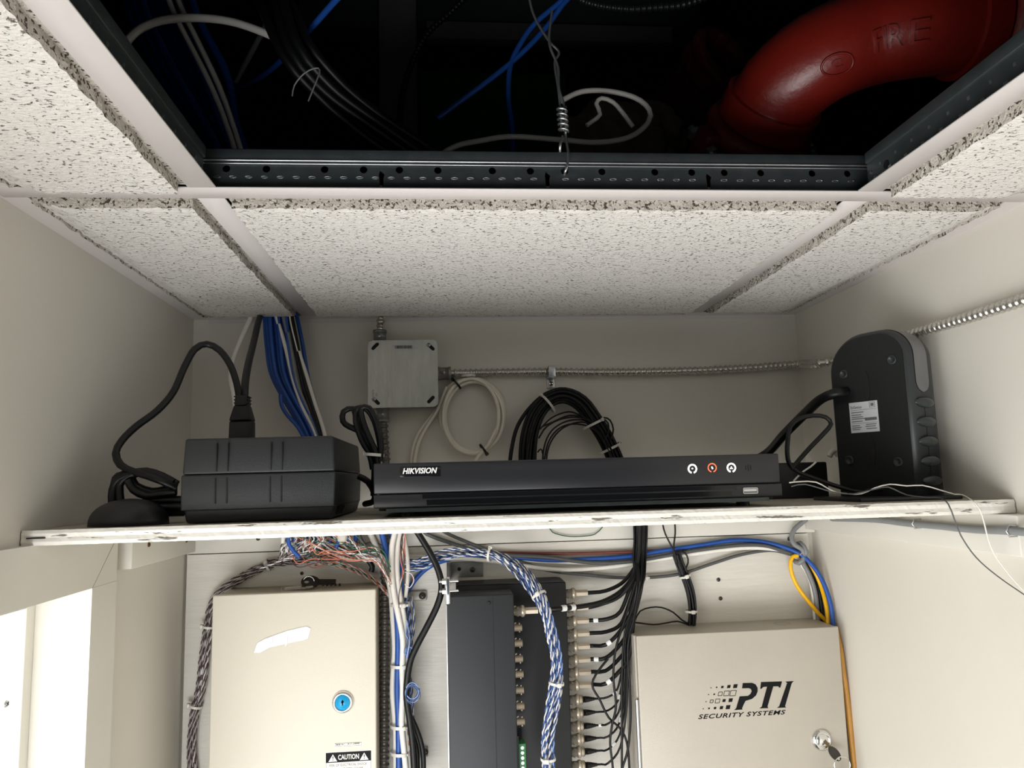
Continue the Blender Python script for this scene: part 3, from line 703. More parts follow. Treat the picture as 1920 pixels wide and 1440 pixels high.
# blue cable group from the ceiling down behind the charcoal box
hb = [('blue_cable', M_cabl, [(500, 575), (505, 620), (515, 690), (545, 745), (575, 820), (590, 900)]), ]
names = ['outermost left', 'second', 'third', 'fourth', 'fifth', 'sixth', 'seventh', 'eighth', 'ninth']
for i in range(9):
    d = i*5.2; j = (i % 3)*.006
    cable('blue_cable', path([(494+d*1.1, 560), (496+d, 600), (500+d, 650), (508+d*.95, 700), (530+d*.8, 745), (556+d*.75, 790), (578+d*.6, 840), (595+d*.5, 930), (600+d*.5, 1010)], -.040-j), .0030, M_cabl,
          label='blue network cable, %s from the left in the bunch falling from the ceiling' % names[i], group='blue cables falling from the ceiling')
cable('blue_cable', path([(526, 740), (528, 760), (540, 780), (558, 800), (575, 830)], -.062), .0029, M_cabl, label='stray blue network cable bulging left below the hanging bunch')
cable('blue_cable', path([(548, 560), (558, 600), (568, 650), (578, 710), (592, 760), (608, 830), (615, 930)], -.036), .0030, M_cabl, label='blue network cable at the far right edge of the hanging bunch')
for i, (m, q, lb) in enumerate((
        (M_cabw, [(508, 560), (520, 600), (535, 650), (552, 720), (570, 770), (590, 810), (605, 860)], 'white cable left of the blacks in the hanging bunch'),
        (M_cabg, [(522, 560), (533, 600), (545, 650), (558, 720), (578, 770), (595, 815), (608, 860)], 'grey cable beside the white one in the hanging bunch'),
        (M_cabk, [(534, 560), (543, 600), (553, 650), (567, 720), (583, 770), (598, 815), (610, 860)], 'black cable in the middle of the hanging bunch'),
        (M_cabk, [(541, 560), (548, 600), (558, 650), (572, 720), (588, 770), (600, 815), (612, 860)], 'black cable right of its twin in the hanging bunch'),
        (M_cabw, [(545, 560), (544, 600), (557, 650), (575, 705), (590, 755), (606, 805), (618, 860)], 'white cable on the right edge of the hanging bunch'))):
    cable(['white_cable', 'grey_cable', 'black_cable', 'black_cable', 'white_cable'][i], path(q, -.052), .0030, m, label=lb)
cable('white_cable', path([(478, 560, -.05), (470, 595, -.05), (450, 640, -.06), (436, 680, -.08), (433, 710, -.12), (440, 745, -.17), (446, 800, -.2)], 0), .0036, M_cabw, label='single white cable hanging left, behind the black plug')

# ------------------------------------------------------------------ charcoal power box with plug
UY0, UY1, ux0, ux1, uz1 = -.420, -.205, -.047, .097, H-.2115
ub = thing('battery_backup', 'charcoal plastic box at the left end of the shelf, plug in its top', 'power supply', (.03, -.3, SZ))
def tapered(mb, a, b, m, bev=.006):
    t = bmesh.new(); bmesh.ops.create_cube(t, size=1)
    for v in t.verts:
        s = a if v.co.z < 0 else b
        v.co = Vector((s[0] if v.co.x < 0 else s[1], s[2] if v.co.y < 0 else s[3], s[4]))
    bmesh.ops.bevel(t, geom=t.edges[:], offset=bev, segments=3, profile=.5, affect='EDGES', clamp_overlap=True); mb.merge(t, m, True)
zb = SZ; zm = SZ+.047
mb = MB(); tapered(mb, (ux0+.003, ux1-.003, UY0+.004, UY1, zb+.0005), (ux0+.001, ux1+.001, UY0+.001, UY1, zb+.016), M_ups2, .003); mb.build('base', M_ups2, ub)
mb = MB(); tapered(mb, (ux0-.001, ux1+.001, UY0, UY1, zb+.0125), (ux0-.001, ux1+.002, UY0-.001, UY1, zm), M_ups, .0018)
for fx in (.160, .235, .520, .595):   # moulded grooves
    gx = ux0+(ux1-ux0)*(fx+.06); mb.box(gx-.0008, gx+.0008, UY0-.0012, UY0+.004, zb+.019, zm-.003, M_groove, .0004)
mb.build('lower_shell', M_ups, ub)
mb = MB(); tapered(mb, (ux0-.0005, ux1+.0015, UY0+.0006, UY1, zm+.0001), (ux0+.0005, ux1-.001, UY0+.003, UY1, uz1), M_ups, .0025)
for fx in (.160, .235, .520, .595):
    gx = ux0+(ux1-ux0)*(fx+.06); mb.box(gx-.0006, gx+.0006, UY0-.0002, UY0+.004, zm+.003, uz1-.005, M_groove, .0003)
mb.build('upper_shell', M_ups, ub)
mb = MB()
for i in range(9):
    y = UY0+.028+i*.0042; mb.poly([(ux1-.0015, y, zb+.004), (ux1-.0015, y+.0016, zb+.004), (ux1+.0012, y+.0045, zb+.012), (ux1+.0012, y+.0029, zb+.012)], (.0012, 0, 0), M_groove)
mb.build('side_vents', M_groove, ub)
pl = thing('power_plug', 'black ribbed plug standing behind the charcoal box', 'plug', at(453, 800, y=-.30))
c = at(454, 815, y=-.30); mb = MB()
t = bmesh.new(); bmesh.ops.create_cube(t, size=1)
tp = at(454, 760, y=-.30)
pz = lambda p: at(454, p, y=-.30).z
for (w0, w1, a, b) in ((.0125, .0125, 835, 790), (.0125, .0075, 790, 760), (.0068, .0065, 762, 742)):
    tapered(mb, (c.x-w0, c.x+w0, -.311, -.289, pz(a)), (c.x-w1, c.x+w1, -.309, -.291, pz(b)), M_cabk, .002)
mb.build('body', M_cabk, pl)
mb = MB()
for k in range(3): z = pz(758-k*6); mb.box(c.x-.0078, c.x+.0078, -.3085, -.2915, z, z+.0016, M_cabk, .0005)
mb.build('ribs', M_cabk, pl)
cable('black_cable', path([(448, 745, -.30), (444, 720, -.30), (432, 685, -.30), (412, 657, -.30), (388, 645, -.30), (365, 655, -.31), (345, 690, -.32), (325, 735, -.33), (295, 770, -.34), (255, 800, -.35), (228, 827, -.36), (217, 850, -.37), (226, 872, -.375), (250, 884, -.38), (275, 892, -.385), (305, 903, -.39), (330, 915, -.385)], 0), .0039, M_cabk, label='black cord arching from the plug over to the left wall and down')
cable('black_cable', path([(458, 745, -.30), (460, 715, -.28), (466, 680, -.24), (476, 640, -.16), (484, 605, -.09), (490, 585, -.05), (494, 560, -.04)], 0), .0045, M_cabk, label='straight thick black cord from the plug up into the ceiling')
cc = thing('cord_coil', 'coil of black cord lying beside the left wall behind the dome', 'cable coil', (-.11, -.38, SZ))
for i, q in enumerate(([(222, 962), (216, 930), (215, 905), (222, 893), (245, 888), (275, 884), (305, 893), (332, 908)], [(226, 962), (226, 940), (224, 910), (238, 895), (262, 886), (290, 890), (325, 905)], [(240, 900), (250, 918), (275, 930), (300, 926), (330, 922)],
                       [(246, 895), (256, 912), (285, 922), (310, 918), (330, 914)], [(270, 938), (300, 938), (345, 937)], [(270, 950), (300, 951), (345, 950)], [(270, 960), (300, 961), (345, 960)], [(212, 965), (210, 930), (214, 910), (224, 898), (244, 890)])):
    cable('turn', path(q, -.375-.004*(i % 3)), .0042, M_cabk, cc)
mb = MB(); t = bmesh.new(); bmesh.ops.create_uvsphere(t, u_segments=40, v_segments=20, radius=1)
cp = at(238, 975, y=-.405)
for v in t.verts: v.co = Vector((cp.x+v.co.x*.037*(1 if abs(v.co.z) < .9 else 1), -.400+v.co.y*.030, SZ+max(0, v.co.z)**.8*.026))
bmesh.ops.remove_doubles(t, verts=t.verts[:], dist=1e-5)
mb.merge(t, M_blk, True); mb.build('dome', M_blk, None, 'matte black domed plastic puck at the left end of the shelf', 'device')

# ------------------------------------------------------------------ recorder
RY = -.420
ra, rb = at(700, 867, y=RY), at(1460, 851, y=RY)
rx0, rx1, rz1 = ra.x, rb.x, H-.2405; rz0 = H-.2845
rec = thing('video_recorder', 'wide black video recorder on the shelf with three lit ring buttons', 'video recorder', ((rx0+rx1)/2, RY, SZ))
MB().box(rx0+.004, rx1-.004, RY+.012, RY+.26, rz0-.003, rz1-.0025, M_metd, .001).build('case', M_metd, rec)
mb = MB(); zs = rz0+.0135
mb.box(rx0, rx1, RY, RY+.016, zs+.0003, rz1, M_rec, .0015); mb.build('upper_bezel', M_rec, rec)
MB().box(rx0, rx1+.001, RY-.0004, RY+.016, rz0, zs-.0003, M_rec, .001).build('lower_bezel', M_rec, rec)
wxr = lambda px: at(px, 930, y=RY).x
mb = MB(); mb.box(wxr(792), wxr(1382), RY-.0008, RY, rz0+.0085, rz0+.0125, M_recg); mb.box(wxr(800), wxr(1372), RY-.0008, RY, rz0+.0020, rz0+.0070, M_recg); mb.build('gloss_strip', M_recg, rec)
MB().box(rx0+.012, rx1-.012, RY+.004, RY+.02, rz0-.0045, rz0-.0006, M_galv).build('lower_lip', M_galv, rec)
for fx in (rx0+.03, rx1-.03):
    for fy in (RY+.03, RY+.23): MB().cyl((fx, fy, SZ), (fx, fy, rz0-.003), .007, n=16, m=M_blk).build('foot', M_blk, rec)
a = at(750, 895, y=RY); b = at(826, 874, y=RY)
MB().box(a.x, b.x, RY-.0005, RY, a.z, b.z, M_recg, .0002).build('badge_plate', M_recg, rec)
mb = MB(); q = at(755, 889, y=RY); mb.text('HIKVISION', FR(q.x, RY-.0005, q.z), width=at(820, 889, y=RY).x-q.x, height=.0058, m=M_white, shear=.25, bold=.03); mb.build('badge_text', M_white, rec)
def ring_btn(px, py, m, icon):
    q = at(px, py, y=RY); mb = MB(); R0, R1 = .0033, .0050 if m is M_ledw else .0047
    if m is M_ledr: R0 = .0038
    n = 30; vs_ = []
    for i in range(n+1):
        t = -PI/2+.28+(2*PI-.56)*i/n
        for rr in (R0, R1): vs_.append((q.x+rr*math.cos(t), RY-.0006, q.z+rr*math.sin(t)))
    mb._add(vs_, [[2*i, 2*i+1, 2*i+3, 2*i+2] for i in range(n)], m)
    o = mb.build('ring_button', m, rec, recalc=False); mb = MB()
    for (dx, dz, r) in icon: mb.cyl((q.x+dx, RY-.0007, q.z+dz), (q.x+dx, RY, q.z+dz), r, n=10, m=m if m is M_ledw else M_ledw)
    mb.build('icon', M_ledw, o)
ring_btn(1298, 879, M_ledw, [(0, .0003, .0008)]); ring_btn(1335, 877, M_ledr, [(-.0002, .0006, .0007), (.0003, -.0006, .0008)]); ring_btn(1371, 877, M_ledw, [(0, .0008, .0006), (-.0009, -.0007, .0007), (.0009, -.0007, .0007)])
mb = MB()
for k, h in ((-1, .0022), (0, .0034), (1, .0024)): q = at(1403+k*4.5, 877, y=RY); mb.box(q.x-.0004, q.x+.0004, RY-.0003, RY+.001, q.z-h, q.z+h, M_groove)
mb.build('speaker_slots', M_groove, rec)
a = at(1393, 926, y=RY); b = at(1420, 914, y=RY); mb = MB()
for (p0, p1, p2, p3) in ((a.x, b.x, b.z-.0006, b.z), (a.x, a.x+.0006, a.z, b.z), (b.x-.0006, b.x, a.z, b.z), (a.x, b.x, a.z, a.z+.0006)): mb.box(p0, p1, RY-.0012, RY, p2, p3, M_chrome)
mb.box(a.x+.0012, b.x-.0012, RY-.0010, RY, b.z-.0036, b.z-.0014, M_white); mb.box(a.x, b.x, RY-.0006, RY, a.z, b.z, M_cast)
mb.build('usb_port', M_chrome, rec)

# ------------------------------------------------------------------ upright power strip / adapter at the right
cq = at(1726, 925, y=-.385); phi = math.radians(207)
nf = Vector((math.cos(phi), math.sin(phi), 0)); ns = Vector((-nf.y, nf.x, 0)); ns = Vector((math.cos(phi+PI/2), math.sin(phi+PI/2), 0))
# local: u runs along the broad face away from the corner, w is the thickness direction, v up
U = -ns; Wd = -nf; DW, DT, DH = .101, .056, .196
DF = Matrix((U, Wd, Vector((0, 0, 1)))).transposed().to_4x4(); DF.translation = Vector((cq.x, cq.y, SZ))
dev = thing('surge_protector', 'upright black rounded device with five oval buttons by the right wall', 'power device', (cq.x, cq.y, SZ))
def prof(inset=0., r0=.034, r1=.046):
    i = inset; out = [(i, i), (i, DH-r0)]
    out = [(i, i)]
    for k in range(11): t = PI-k*PI/2/10; out.append((r0+(r0-i)*math.cos(t), DH-r0+(r0-i)*math.sin(t)))
    for k in range(11): t = PI/2-k*PI/2/10; out.append((DW-r1+(r1-i)*math.cos(t), DH-r1+(r1-i)*math.sin(t)))
    out.append((DW-i, i)); return out
mb = MB(DF); secs = [(0, .006), (.0015, .0025), (.006, 0), (DT-.014, 0), (DT-.004, .003), (DT, .010)]
vs_ = []; np_ = len(prof())
for (wv, ins) in secs: vs_ += [(p[0], wv, p[1]) for p in prof(ins)]
mb._add(vs_, [[s*np_+k, s*np_+(k+1) % np_, (s+1)*np_+(k+1) % np_, (s+1)*np_+k] for s in range(len(secs)-1) for k in range(np_)], M_devs, True)
mb._add([(p[0], DT, p[1]) for p in prof(.010)], [list(range(np_))], M_devs)
mb.build('shell', M_devs, dev)
mb = MB(DF); mb.poly([(p[0], -.0006, p[1]) for p in prof(.005)], (0, .003, 0), M_dev); mb.build('base_panel', M_dev, dev)
for (u, v) in ((.018, .158), (.080, .150), (.022, .042), (.082, .046)):
    mb = MB(DF); mb.lathe((u, -.0006, v), (0, -1, 0), [(0, .0055), (.0012, .0055), (.0012, .0035), (.0004, .0033), (.0004, 0)], 18, M_devs); mb.build('screw_foot', M_devs, dev)
for v in (.132, .056):
    mb = MB(DF); mb.curve2d([[(.052+.0042*math.cos(t*PI/10), v+.018*math.sin(t*PI/10)) for t in range(20)]], .0006, Matrix.Translation((0, -.0009, 0)) @ Matrix.Rotation(PI/2, 4, 'X'), M_groove); mb.build('keyhole_slot', M_groove, dev)
LFr = DF @ Matrix.Translation((.040+.033, -.0012, .080)) @ Matrix.Rotation(PI/2, 4, 'X') @ Matrix.Diagonal((-1, 1, 1, 1))
# reading direction on the face runs from high u to low u
rf = DF @ Matrix(((-1, 0, 0, .076), (0, 0, -1, -.0008), (0, 1, 0, .078), (0, 0, 0, 1)))
mb = MB(rf); mb.box(0, .036, 0, .036, 0, .0004, M_sticker, .0); m_ = MB(rf)
st_ = mb.build('sticker', M_sticker, dev)
m_ = MB(rf); m_.text('EnGenius', Matrix.Translation((.002, .0285, .0004)), width=.014, height=.0034, m=M_ink, thick=.0001)
for (x0_, x1_, y_, h_) in ((.002, .034, .0265, .0004), (.002, .018, .0235, .001), (.002, .015, .0205, .001), (.002, .017, .0180, .001), (.002, .020, .0158, .001), (.002, .016, .0128, .001), (.002, .034, .0108, .0004), (.002, .012, .0078, .001), (.002, .014, .0055, .001), (.002, .012, .0033, .001), (.019, .034, .0135, .0035), (.020, .033, .0085, .001), (.019, .032, .0062, .001), (.020, .033, .0035, .001), (.026, .033, .0285, .0004), (.026, .033, .0345, .0004)):
    m_.box(x0_, x1_, y_, y_+h_, .0004, .0005, M_inkg)
m_.box(.026, .0264, .0285, .0349, .0004, .0005, M_ink).box(.0326, .033, .0285, .0349, .0004, .0005, M_ink).box(.0275, .0315, .030, .0335, .0004, .0005, M_inkg)
m_.build('sticker_print', M_ink, st_)
# the narrow side (u = 0 faces the viewer): plastic cap and buttons
mb = MB(DF); pr = []
cw_ = .013; wc_ = DT*.44
pts = [(-.0012, DH-.034-.0), ]
arc = [(.034+(.034+.0008)*math.cos(PI-k*PI/2/12*1.0), DH-.034+(.034+.0008)*math.sin(PI-k*PI/2/12*1.0)) for k in range(13)]
low = [(-.0008, DH-.034-.042+.0022*k) for k in range(20)]
strip = low+arc; vs_ = []; 
for i, (u, v) in enumerate(strip):
    d = (v-(DH-.076)); hw_ = cw_ if d > cw_ or i > 19 else math.sqrt(max(0, cw_**2-(cw_-max(d, 0))**2))
    hw_ = max(hw_, .0005)
    vs_ += [(u, wc_-hw_, v), (u, wc_+hw_, v)]
mb._add(vs_, [[2*i, 2*i+1, 2*i+3, 2*i+2] for i in range(len(strip)-1)], M_silv, True); mb.build('silver_cap', M_silv, dev)
for v in (.108, .086, .064, .042, .020):
    mb = MB(DF); t = bmesh.new(); bmesh.ops.create_uvsphere(t, u_segments=24, v_segments=14, radius=1)
    for q in t.verts: q.co = Vector((-.0002+q.co.x*.0052, wc_+q.co.y*.0185, v+q.co.z*.0062))
    mb.merge(t, M_btn, True); b_ = mb.build('oval_button', M_btn, dev)
mb = MB(DF)
for v in (.097, .075, .053, .031): mb.box(-.0004, .001, wc_-.0004, wc_+.0004, v-.006, v+.006, M_groove)
mb.build('seam', M_groove, dev)
# foot plates, black adapter and cords round it
MB().box(.645, .76, -.405, -.30, SZ, SZ+.004, M_blk, .001).build('flat_tray', M_blk, None, 'thin flat black plate under the upright device on the shelf', 'plate')
a = at(1462, 870, y=-.30)
bk = MB(); bk.box(a.x+.012, .70, -.235, -.12, SZ, H-.2478, M_blk, .002); bk.build('network_switch', M_blk, None, 'low black box on the shelf between recorder and upright device', 'device')
cable('black_cable', path([(1400, 870, -.10), (1440, 848, -.14), (1470, 815, -.20), (1510, 775, -.26), (1540, 748, -.30), (1572, 736, -.32), (1610, 732, -.30)], 0), .0062, M_cabk, label='thick black cord curving from behind the recorder into the upright device')
cable('black_cable', path([(1484, 880), (1502, 858), (1520, 838), (1545, 812), (1558, 795), (1548, 782), (1525, 779), (1500, 785), (1482, 800), (1477, 825), (1476, 850), (1480, 870), (1495, 885), (1530, 898), (1570, 912), (1612, 922), (1640, 918), (1690, 915)], -.345), .0026, M_cabk, label='thin black cord looping up left of the upright device')
cable('thin_wire', path([(1480, 905), (1500, 903), (1530, 904), (1560, 920), (1580, 925), (1615, 926), (1640, 915), (1668, 908), (1700, 911), (1730, 910), (1760, 918), (1790, 927), (1805, 928)], -.425)+path([(1830, 945), (1842, 968), (1850, 1000), (1862, 1035), (1890, 1075), (1935, 1125), (1990, 1180)], -.452), .0007, M_cabw, label='thin pale wire over the shelf edge, right one of the two hanging wires', n=6)
cable('thin_wire', path([(1484, 912), (1510, 908), (1560, 922), (1600, 926), (1640, 917), (1665, 913), (1700, 928), (1740, 933), (1762, 934)], -.43)+path([(1778, 945), (1790, 975), (1802, 1005), (1830, 1045), (1870, 1080), (1925, 1118), (1990, 1160)], -.453), .0007, M_cabdg, label='thin dark wire over the shelf edge, left one of the two hanging wires', n=6)
cable('white_connector', path([(1555, 856), (1560, 848), (1566, 846), (1572, 855)], -.24), .0035, M_cabw, label='small white connector lying on the low black box', cat='connector')
cable('thin_wire', path([(1488, 902), (1505, 885), (1520, 875), (1530, 866)], -.33), .0011, M_cabw, label='short pale wire rising in front of the low black box', n=6)
gc = thing('grey_cable', 'grey cable stapled along the batten under the shelf on the right wall', 'cable', at(1700, 985, x=XR-.02))
cable('jacket', [at(1560, 972, x=XR-.026), at(1640, 974, x=XR-.026), at(1700, 981, x=XR-.026), at(1760, 986, x=XR-.026), at(1820, 992, x=XR-.026), at(1905, 996, x=XR-.025), Vector((XR-.014, -.50, H-.326)), Vector((XR-.005, -.54, H-.328)), Vector((XR-.005, -.8, H-.333)), Vector((XR-.005, YF+.01, H-.34))], .0042, M_cabg, gc)
for px, py in ((1718, 982), (1896, 996)):
    q = at(px, py, x=XR-.026); mb = MB(); mb.tube([q+Vector((.006, 0, .0052)), q+Vector((-.002, 0, .0054)), q+Vector((-.0052, 0, 0)), q+Vector((-.002, 0, -.0054)), q+Vector((.006, 0, -.0052))], .0009, 6, M_galvl); mb.build('staple', M_galvl, gc)

# ------------------------------------------------------------------ cream cabinet on the left
CYF = -.100; ca = at(400, 1117, y=CYF); cb = at(703, 1105, y=CYF)
kx0, kx1, kz1 = ca.x-.001, cb.x+.001, H-.4045; kz0 = kz1-.42
cab = thing('alarm_cabinet', 'cream metal cabinet with blue keyed lock and a strip of tape', 'cabinet', ((kx0+kx1)/2, -.012, kz0))
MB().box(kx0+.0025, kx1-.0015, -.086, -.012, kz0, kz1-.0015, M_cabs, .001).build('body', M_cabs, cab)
door = MB().box(kx0, kx1, CYF, -.0875, kz0, kz1, M_cab, .0018, 3).build('door', M_cab, cab)
q = at(643, 1316, y=CYF); mb = MB(); mb.lathe(q, (0, -1, 0), [(0, .0145), (.002, .0145), (.0045, .0125), (.005, .0105), (.0035, .0100)], 32, M_chrome); lk = mb.build('lock_ring', M_chrome, door)
mb = MB(); mb.lathe(q+Vector((0, 0, 0)), (0, -1, 0), [(.003, .0100), (.0042, .0095), (.0045, 0)], 28, M_lockb); mb.box(q.x-.0009, q.x+.0009, q.y-.0049, q.y-.0043, q.z-.0035, q.z+.0035, M_ink, .0003); mb.cyl(q+Vector((0, -.0043, .001)), q+Vector((0, -.0049, .001)), .0018, n=10, m=M_ink)
mb.build('lock_core', M_lockb, lk)
# labels
def lblpt(px, py): return at(px, py, y=CYF)
a = lblpt(611, 1426+8); y_ = CYF-.0003
a = lblpt(611, 1410.5); b = lblpt(696, 1408)
lx0, lx1, lz1 = a.x, b.x, (a.z+b.z)/2+.0; dzb = .0128
MB().box(lx0-.0012, lx1+.0012, CYF-.0003, CYF, lz1-.050, lz1+.0012, M_label).build('caution_label', M_label, door)
mb = MB(); mb.box(lx0, lx1, CYF-.0004, CYF-.0002, lz1-dzb, lz1, M_ink); mb.build('caution_band', M_ink, door)
mb = MB(); LW = lx1-lx0
for cx in (lx0+LW*.155, lx1-LW*.155): mb.poly([(cx-.0058, CYF-.0004, lz1-dzb+.0013), (cx+.0058, CYF-.0004, lz1-dzb+.0013), (cx, CYF-.0004, lz1-.0022)], (0, -.0002, 0), M_label)
mb.text('CAUTION', FR(lx0+LW*.27, CYF-.0004, lz1-dzb+.0032), width=LW*.46, height=.0064, m=M_label, bold=.02, thick=.0002); mb.build('caution_print', M_label, door)
mb = MB()
for cx in (lx0+LW*.155, lx1-LW*.155): mb.text('!', FR(cx-.0005, CYF-.0006, lz1-dzb+.0026), height=.0058, m=M_ink, thick=.0001, bold=.02)
mb.text('RISK OF ELECTRICAL SHOCK', FR(lx0+LW*.08, CYF-.0003, lz1-dzb-.0050), width=LW*.83, height=.0030, m=M_ink, thick=.0001)
mb.text('DO NOT OPEN COVER', FR(lx0+LW*.18, CYF-.0003, lz1-dzb-.0102), width=LW*.64, height=.0030, m=M_ink, thick=.0001)
mb.box(lx0, lx0+.0004, CYF-.0004, CYF-.0002, lz1-.049, lz1-dzb, M_ink).box(lx1-.0004, lx1, CYF-.0004, CYF-.0002, lz1-.049, lz1-dzb, M_ink)
mb.build('caution_text', M_ink, door)
a = lblpt(628, 1400); b = lblpt(678, 1392)
mb = MB().box(a.x-.0008, b.x+.0008, CYF-.0003, CYF, a.z-.0006, b.z+.0006, M_label); mb.build('serial_label', M_label, door)
mb = MB(); fz0, fz1 = a.z+.0006, b.z-.0006+.0008
for (p0, p1, p2, p3) in ((a.x, b.x, fz1, fz1+.0003), (a.x, b.x, fz0-.0006, fz0-.0003), (a.x, a.x+.0003, fz0-.0006, fz1), (b.x-.0003, b.x, fz0-.0006, fz1), (a.x+.0125, a.x+.0128, fz0-.0006, fz1)): mb.box(p0, p1, CYF-.0004, CYF-.0003, p2, p3, M_ink)
mb.text('Serial no.', FR(a.x+.0012, CYF-.0003, fz0+.0008), width=.0105, height=.0026, m=M_ink, thick=.0001, bold=.02)
mb.text('A17-24440', FR(a.x+.0165, CYF-.0003, fz0+.0008), width=.0165, height=.0026, m=M_ink, thick=.0001, bold=.01)
mb.build('serial_text', M_ink, door)
# tape strip
q = [at(px, py, y=CYF) for px, py in ((476, 1224), (483, 1205), (500, 1196), (540, 1182), (575, 1174), (583, 1178), (578, 1197), (570, 1200), (540, 1206), (505, 1214), (488, 1224))]
mb = MB(); rn = random.Random(9); mb.poly([(p.x, CYF-.0004, p.z) for p in q], (0, -.0005, 0), M_tape)
for t0, t1, off in ((500, 512, .0010), (535, 540, .0008)):
    mb.poly([(at(t0, 1196, y=CYF).x, CYF-.001, at(t0, 1197, y=CYF).z), (at(t1, 1192, y=CYF).x, CYF-.001, at(t1, 1192, y=CYF).z), (at(t1, 1192, y=CYF).x, CYF-.001, at(t1, 1206, y=CYF).z), (at(t0, 1196, y=CYF).x, CYF-.001, at(t0, 1213, y=CYF).z)], (0, -off*.4, 0), M_tape)
mb.build('tape_strip', M_tape, None, 'crinkled clear tape strip stuck on the cream cabinet door', 'tape')
# keys lying on top
kk = thing('key_bunch', 'small bunch of steel keys lying on top of the cream cabinet', 'keys', (kx0+.15, -.06, kz1))
kc = at(590, 1098, z=-.402); kc.z = kz1
def key(p, ang, parent, m, head=.011, L=.026, tilt=0.):
    F = Matrix.Translation(p) @ Matrix.Rotation(ang, 4, 'Z') @ Matrix.Rotation(tilt, 4, 'X') @ Matrix.Rotation(.08, 4, 'Y') @ Matrix.Scale(1.45, 4); mb = MB(F)
    hd = [(-head*.2+head*math.cos(t*PI/8), head*.8*math.sin(t*PI/8)) for t in range(16)]
    mb.curve2d([hd, [(-head*.6+.0025*math.cos(-t*PI/5), .0025*math.sin(-t*PI/5)) for t in range(10)]], .002, Matrix.Identity(4), m)
    mb.box(head*.5, head*.5+L*.7, -.0028, .0028, -.001, .001, m)
    for k in range(5): mb.box(head*.5+.005+k*.004, head*.5+.007+k*.004, -.0042, -.0026, -.001, .001, m)
    return mb.build('key', m, parent)
kb_ = Vector((kc.x, -.058, kz1+.004))
key(kb_+Vector((-.003, 0, .004)), .10, kk, M_screw, .009, .026, .75); key(kb_+Vector((-.010, -.010, -.001)), PI-.15, kk, M_chrome, .007, .024, -.1)
rg = [kb_+Vector((-.008+.008*math.cos(t*PI/8), .0, .004+.008*math.sin(t*PI/8))) for t in range(17)]
MB().tube(rg, .0007, 6, M_chrome).build('key_ring', M_chrome, kk)

# ------------------------------------------------------------------ black rack units mounted upright, bracket
RX0, RX1 = at(855, 1092, y=-.07).x, at(1061, 1092, y=-.07).x; RZ = H-.4085
rear = thing('video_hub', 'rear black steel unit mounted upright, coax plugs along its right side', 'rack unit', ((RX0+RX1)/2, -.012, RZ))
MB().box(RX0, RX1, -.070, -.014, RZ-.46, RZ, M_unitb, .002).build('case', M_unitb, rear)
mb = MB().box(RX0+.002, RX1-.006, -.069, -.016, RZ, RZ+.0006, M_unit); mb.build('top_plate', M_unit, rear)
FX0, FX1 = at(838, 1120, y=-.125).x, at(963, 1110, y=-.125).x; FZ = H-.4145
fu = thing('video_balun', 'front charcoal unit mounted upright, row of bare coax jacks on its right', 'rack unit', ((FX0+FX1)/2, -.071, FZ))
MB().box(FX0, FX1, -.125, -.0715, FZ-.46, FZ, M_unit, .002, 3).build('case', M_unit, fu)
sx = at(924, 1120, y=-.126).x
mb = MB().box(sx-.0003, sx+.0003, -.1255, -.1248, FZ-.46, FZ-.002, M_groove); mb.box(FX0-.0014, FX0-.0004, -.122, -.075, FZ-.46, FZ-.012, M_galvl); mb.build('panel_seam', M_groove, fu)
q = at(917, 1130, y=-.125); screw(q, (0, -1, 0), .0022, fu, M_unitb)
def jack(px, py):
    q = at(px, py, y=-.098); q.x = FX1; mb = MB()
    mb.lathe(q, (1, 0, 0), [(0, 0), (0, .0056), (.002, .0056), (.002, .0048), (.0125, .0048), (.0125, .0036), (.004, .0036), (.004, 0)], 20, M_bnc)
    for s in (-1, 1): mb.cyl(q+Vector((.009, 0, s*.0045)), q+Vector((.009, 0, s*.0064)), .0010, n=8, m=M_bnc)
    mb.cyl(q+Vector((.001, 0, .0052)), q+Vector((.0045, 0, .0072)), .0012, n=8, m=M_bnc)
    mb.build('coax_jack', M_bnc, fu)
for py in (1146, 1177, 1206, 1235, 1264, 1294, 1324, 1353): jack(970, py)
mb = MB(); q = at(975, 1383, y=-.098)
mb.box(FX1, FX1+.003, -.104, -.092, q.z-.1, q.z+.004, M_unitb); mb.box(FX1+.003, FX1+.012, -.108, -.090, q.z-.1, q.z-.005, M_green, .0006)
for k in range(10): mb.cyl((FX1+.0075, -.1075, q.z-.010-k*.0065), (FX1+.0075, -.1088, q.z-.010-k*.0065), .0022, n=10, m=M_galvl)
mb.build('terminal_block', M_green, fu)
br = thing('mounting_bracket', 'galvanised angle bracket holding the black units to the board', 'bracket', at(870, 1065, y=-.012))
a = at(845, 1083, y=-.0125); b = at(905, 1052, y=-.0125)
mb = MB(); mb.box(a.x, b.x, -.0145, -.012, a.z, b.z, M_cast, .0005); mb.build('wall_plate', M_cast, br)
bxx = at(840, 1080, y=-.10).x
mb = MB(); mb.poly([(bxx, -.0145, b.z), (bxx, -.118, b.z-.030), (bxx, -.122, b.z-.036), (bxx, -.122, FZ-.012), (bxx, -.0145, a.z-.012)], (-.002, 0, 0), M_cast); mb.build('side_plate', M_cast, br)
MB().box(bxx-.003, bxx+.0025, -.1275, -.1235, FZ-.010, FZ+.026, M_chrome, .0008).build('front_lip', M_chrome, br)
for dz in (.006, .019):
    mb = MB(); z = FZ+dz; mb.cyl((bxx-.012, -.117, z), (bxx+.014, -.117, z), .0019, n=10, m=M_chrome); mb.cyl((bxx-.008, -.117, z), (bxx-.003, -.117, z), .0042, n=6, m=M_chrome, smooth=False); mb.build('bolt', M_chrome, br)
q = at(886, 1068, y=-.0147); screw(q, (0, -1, 0), .0040, br)
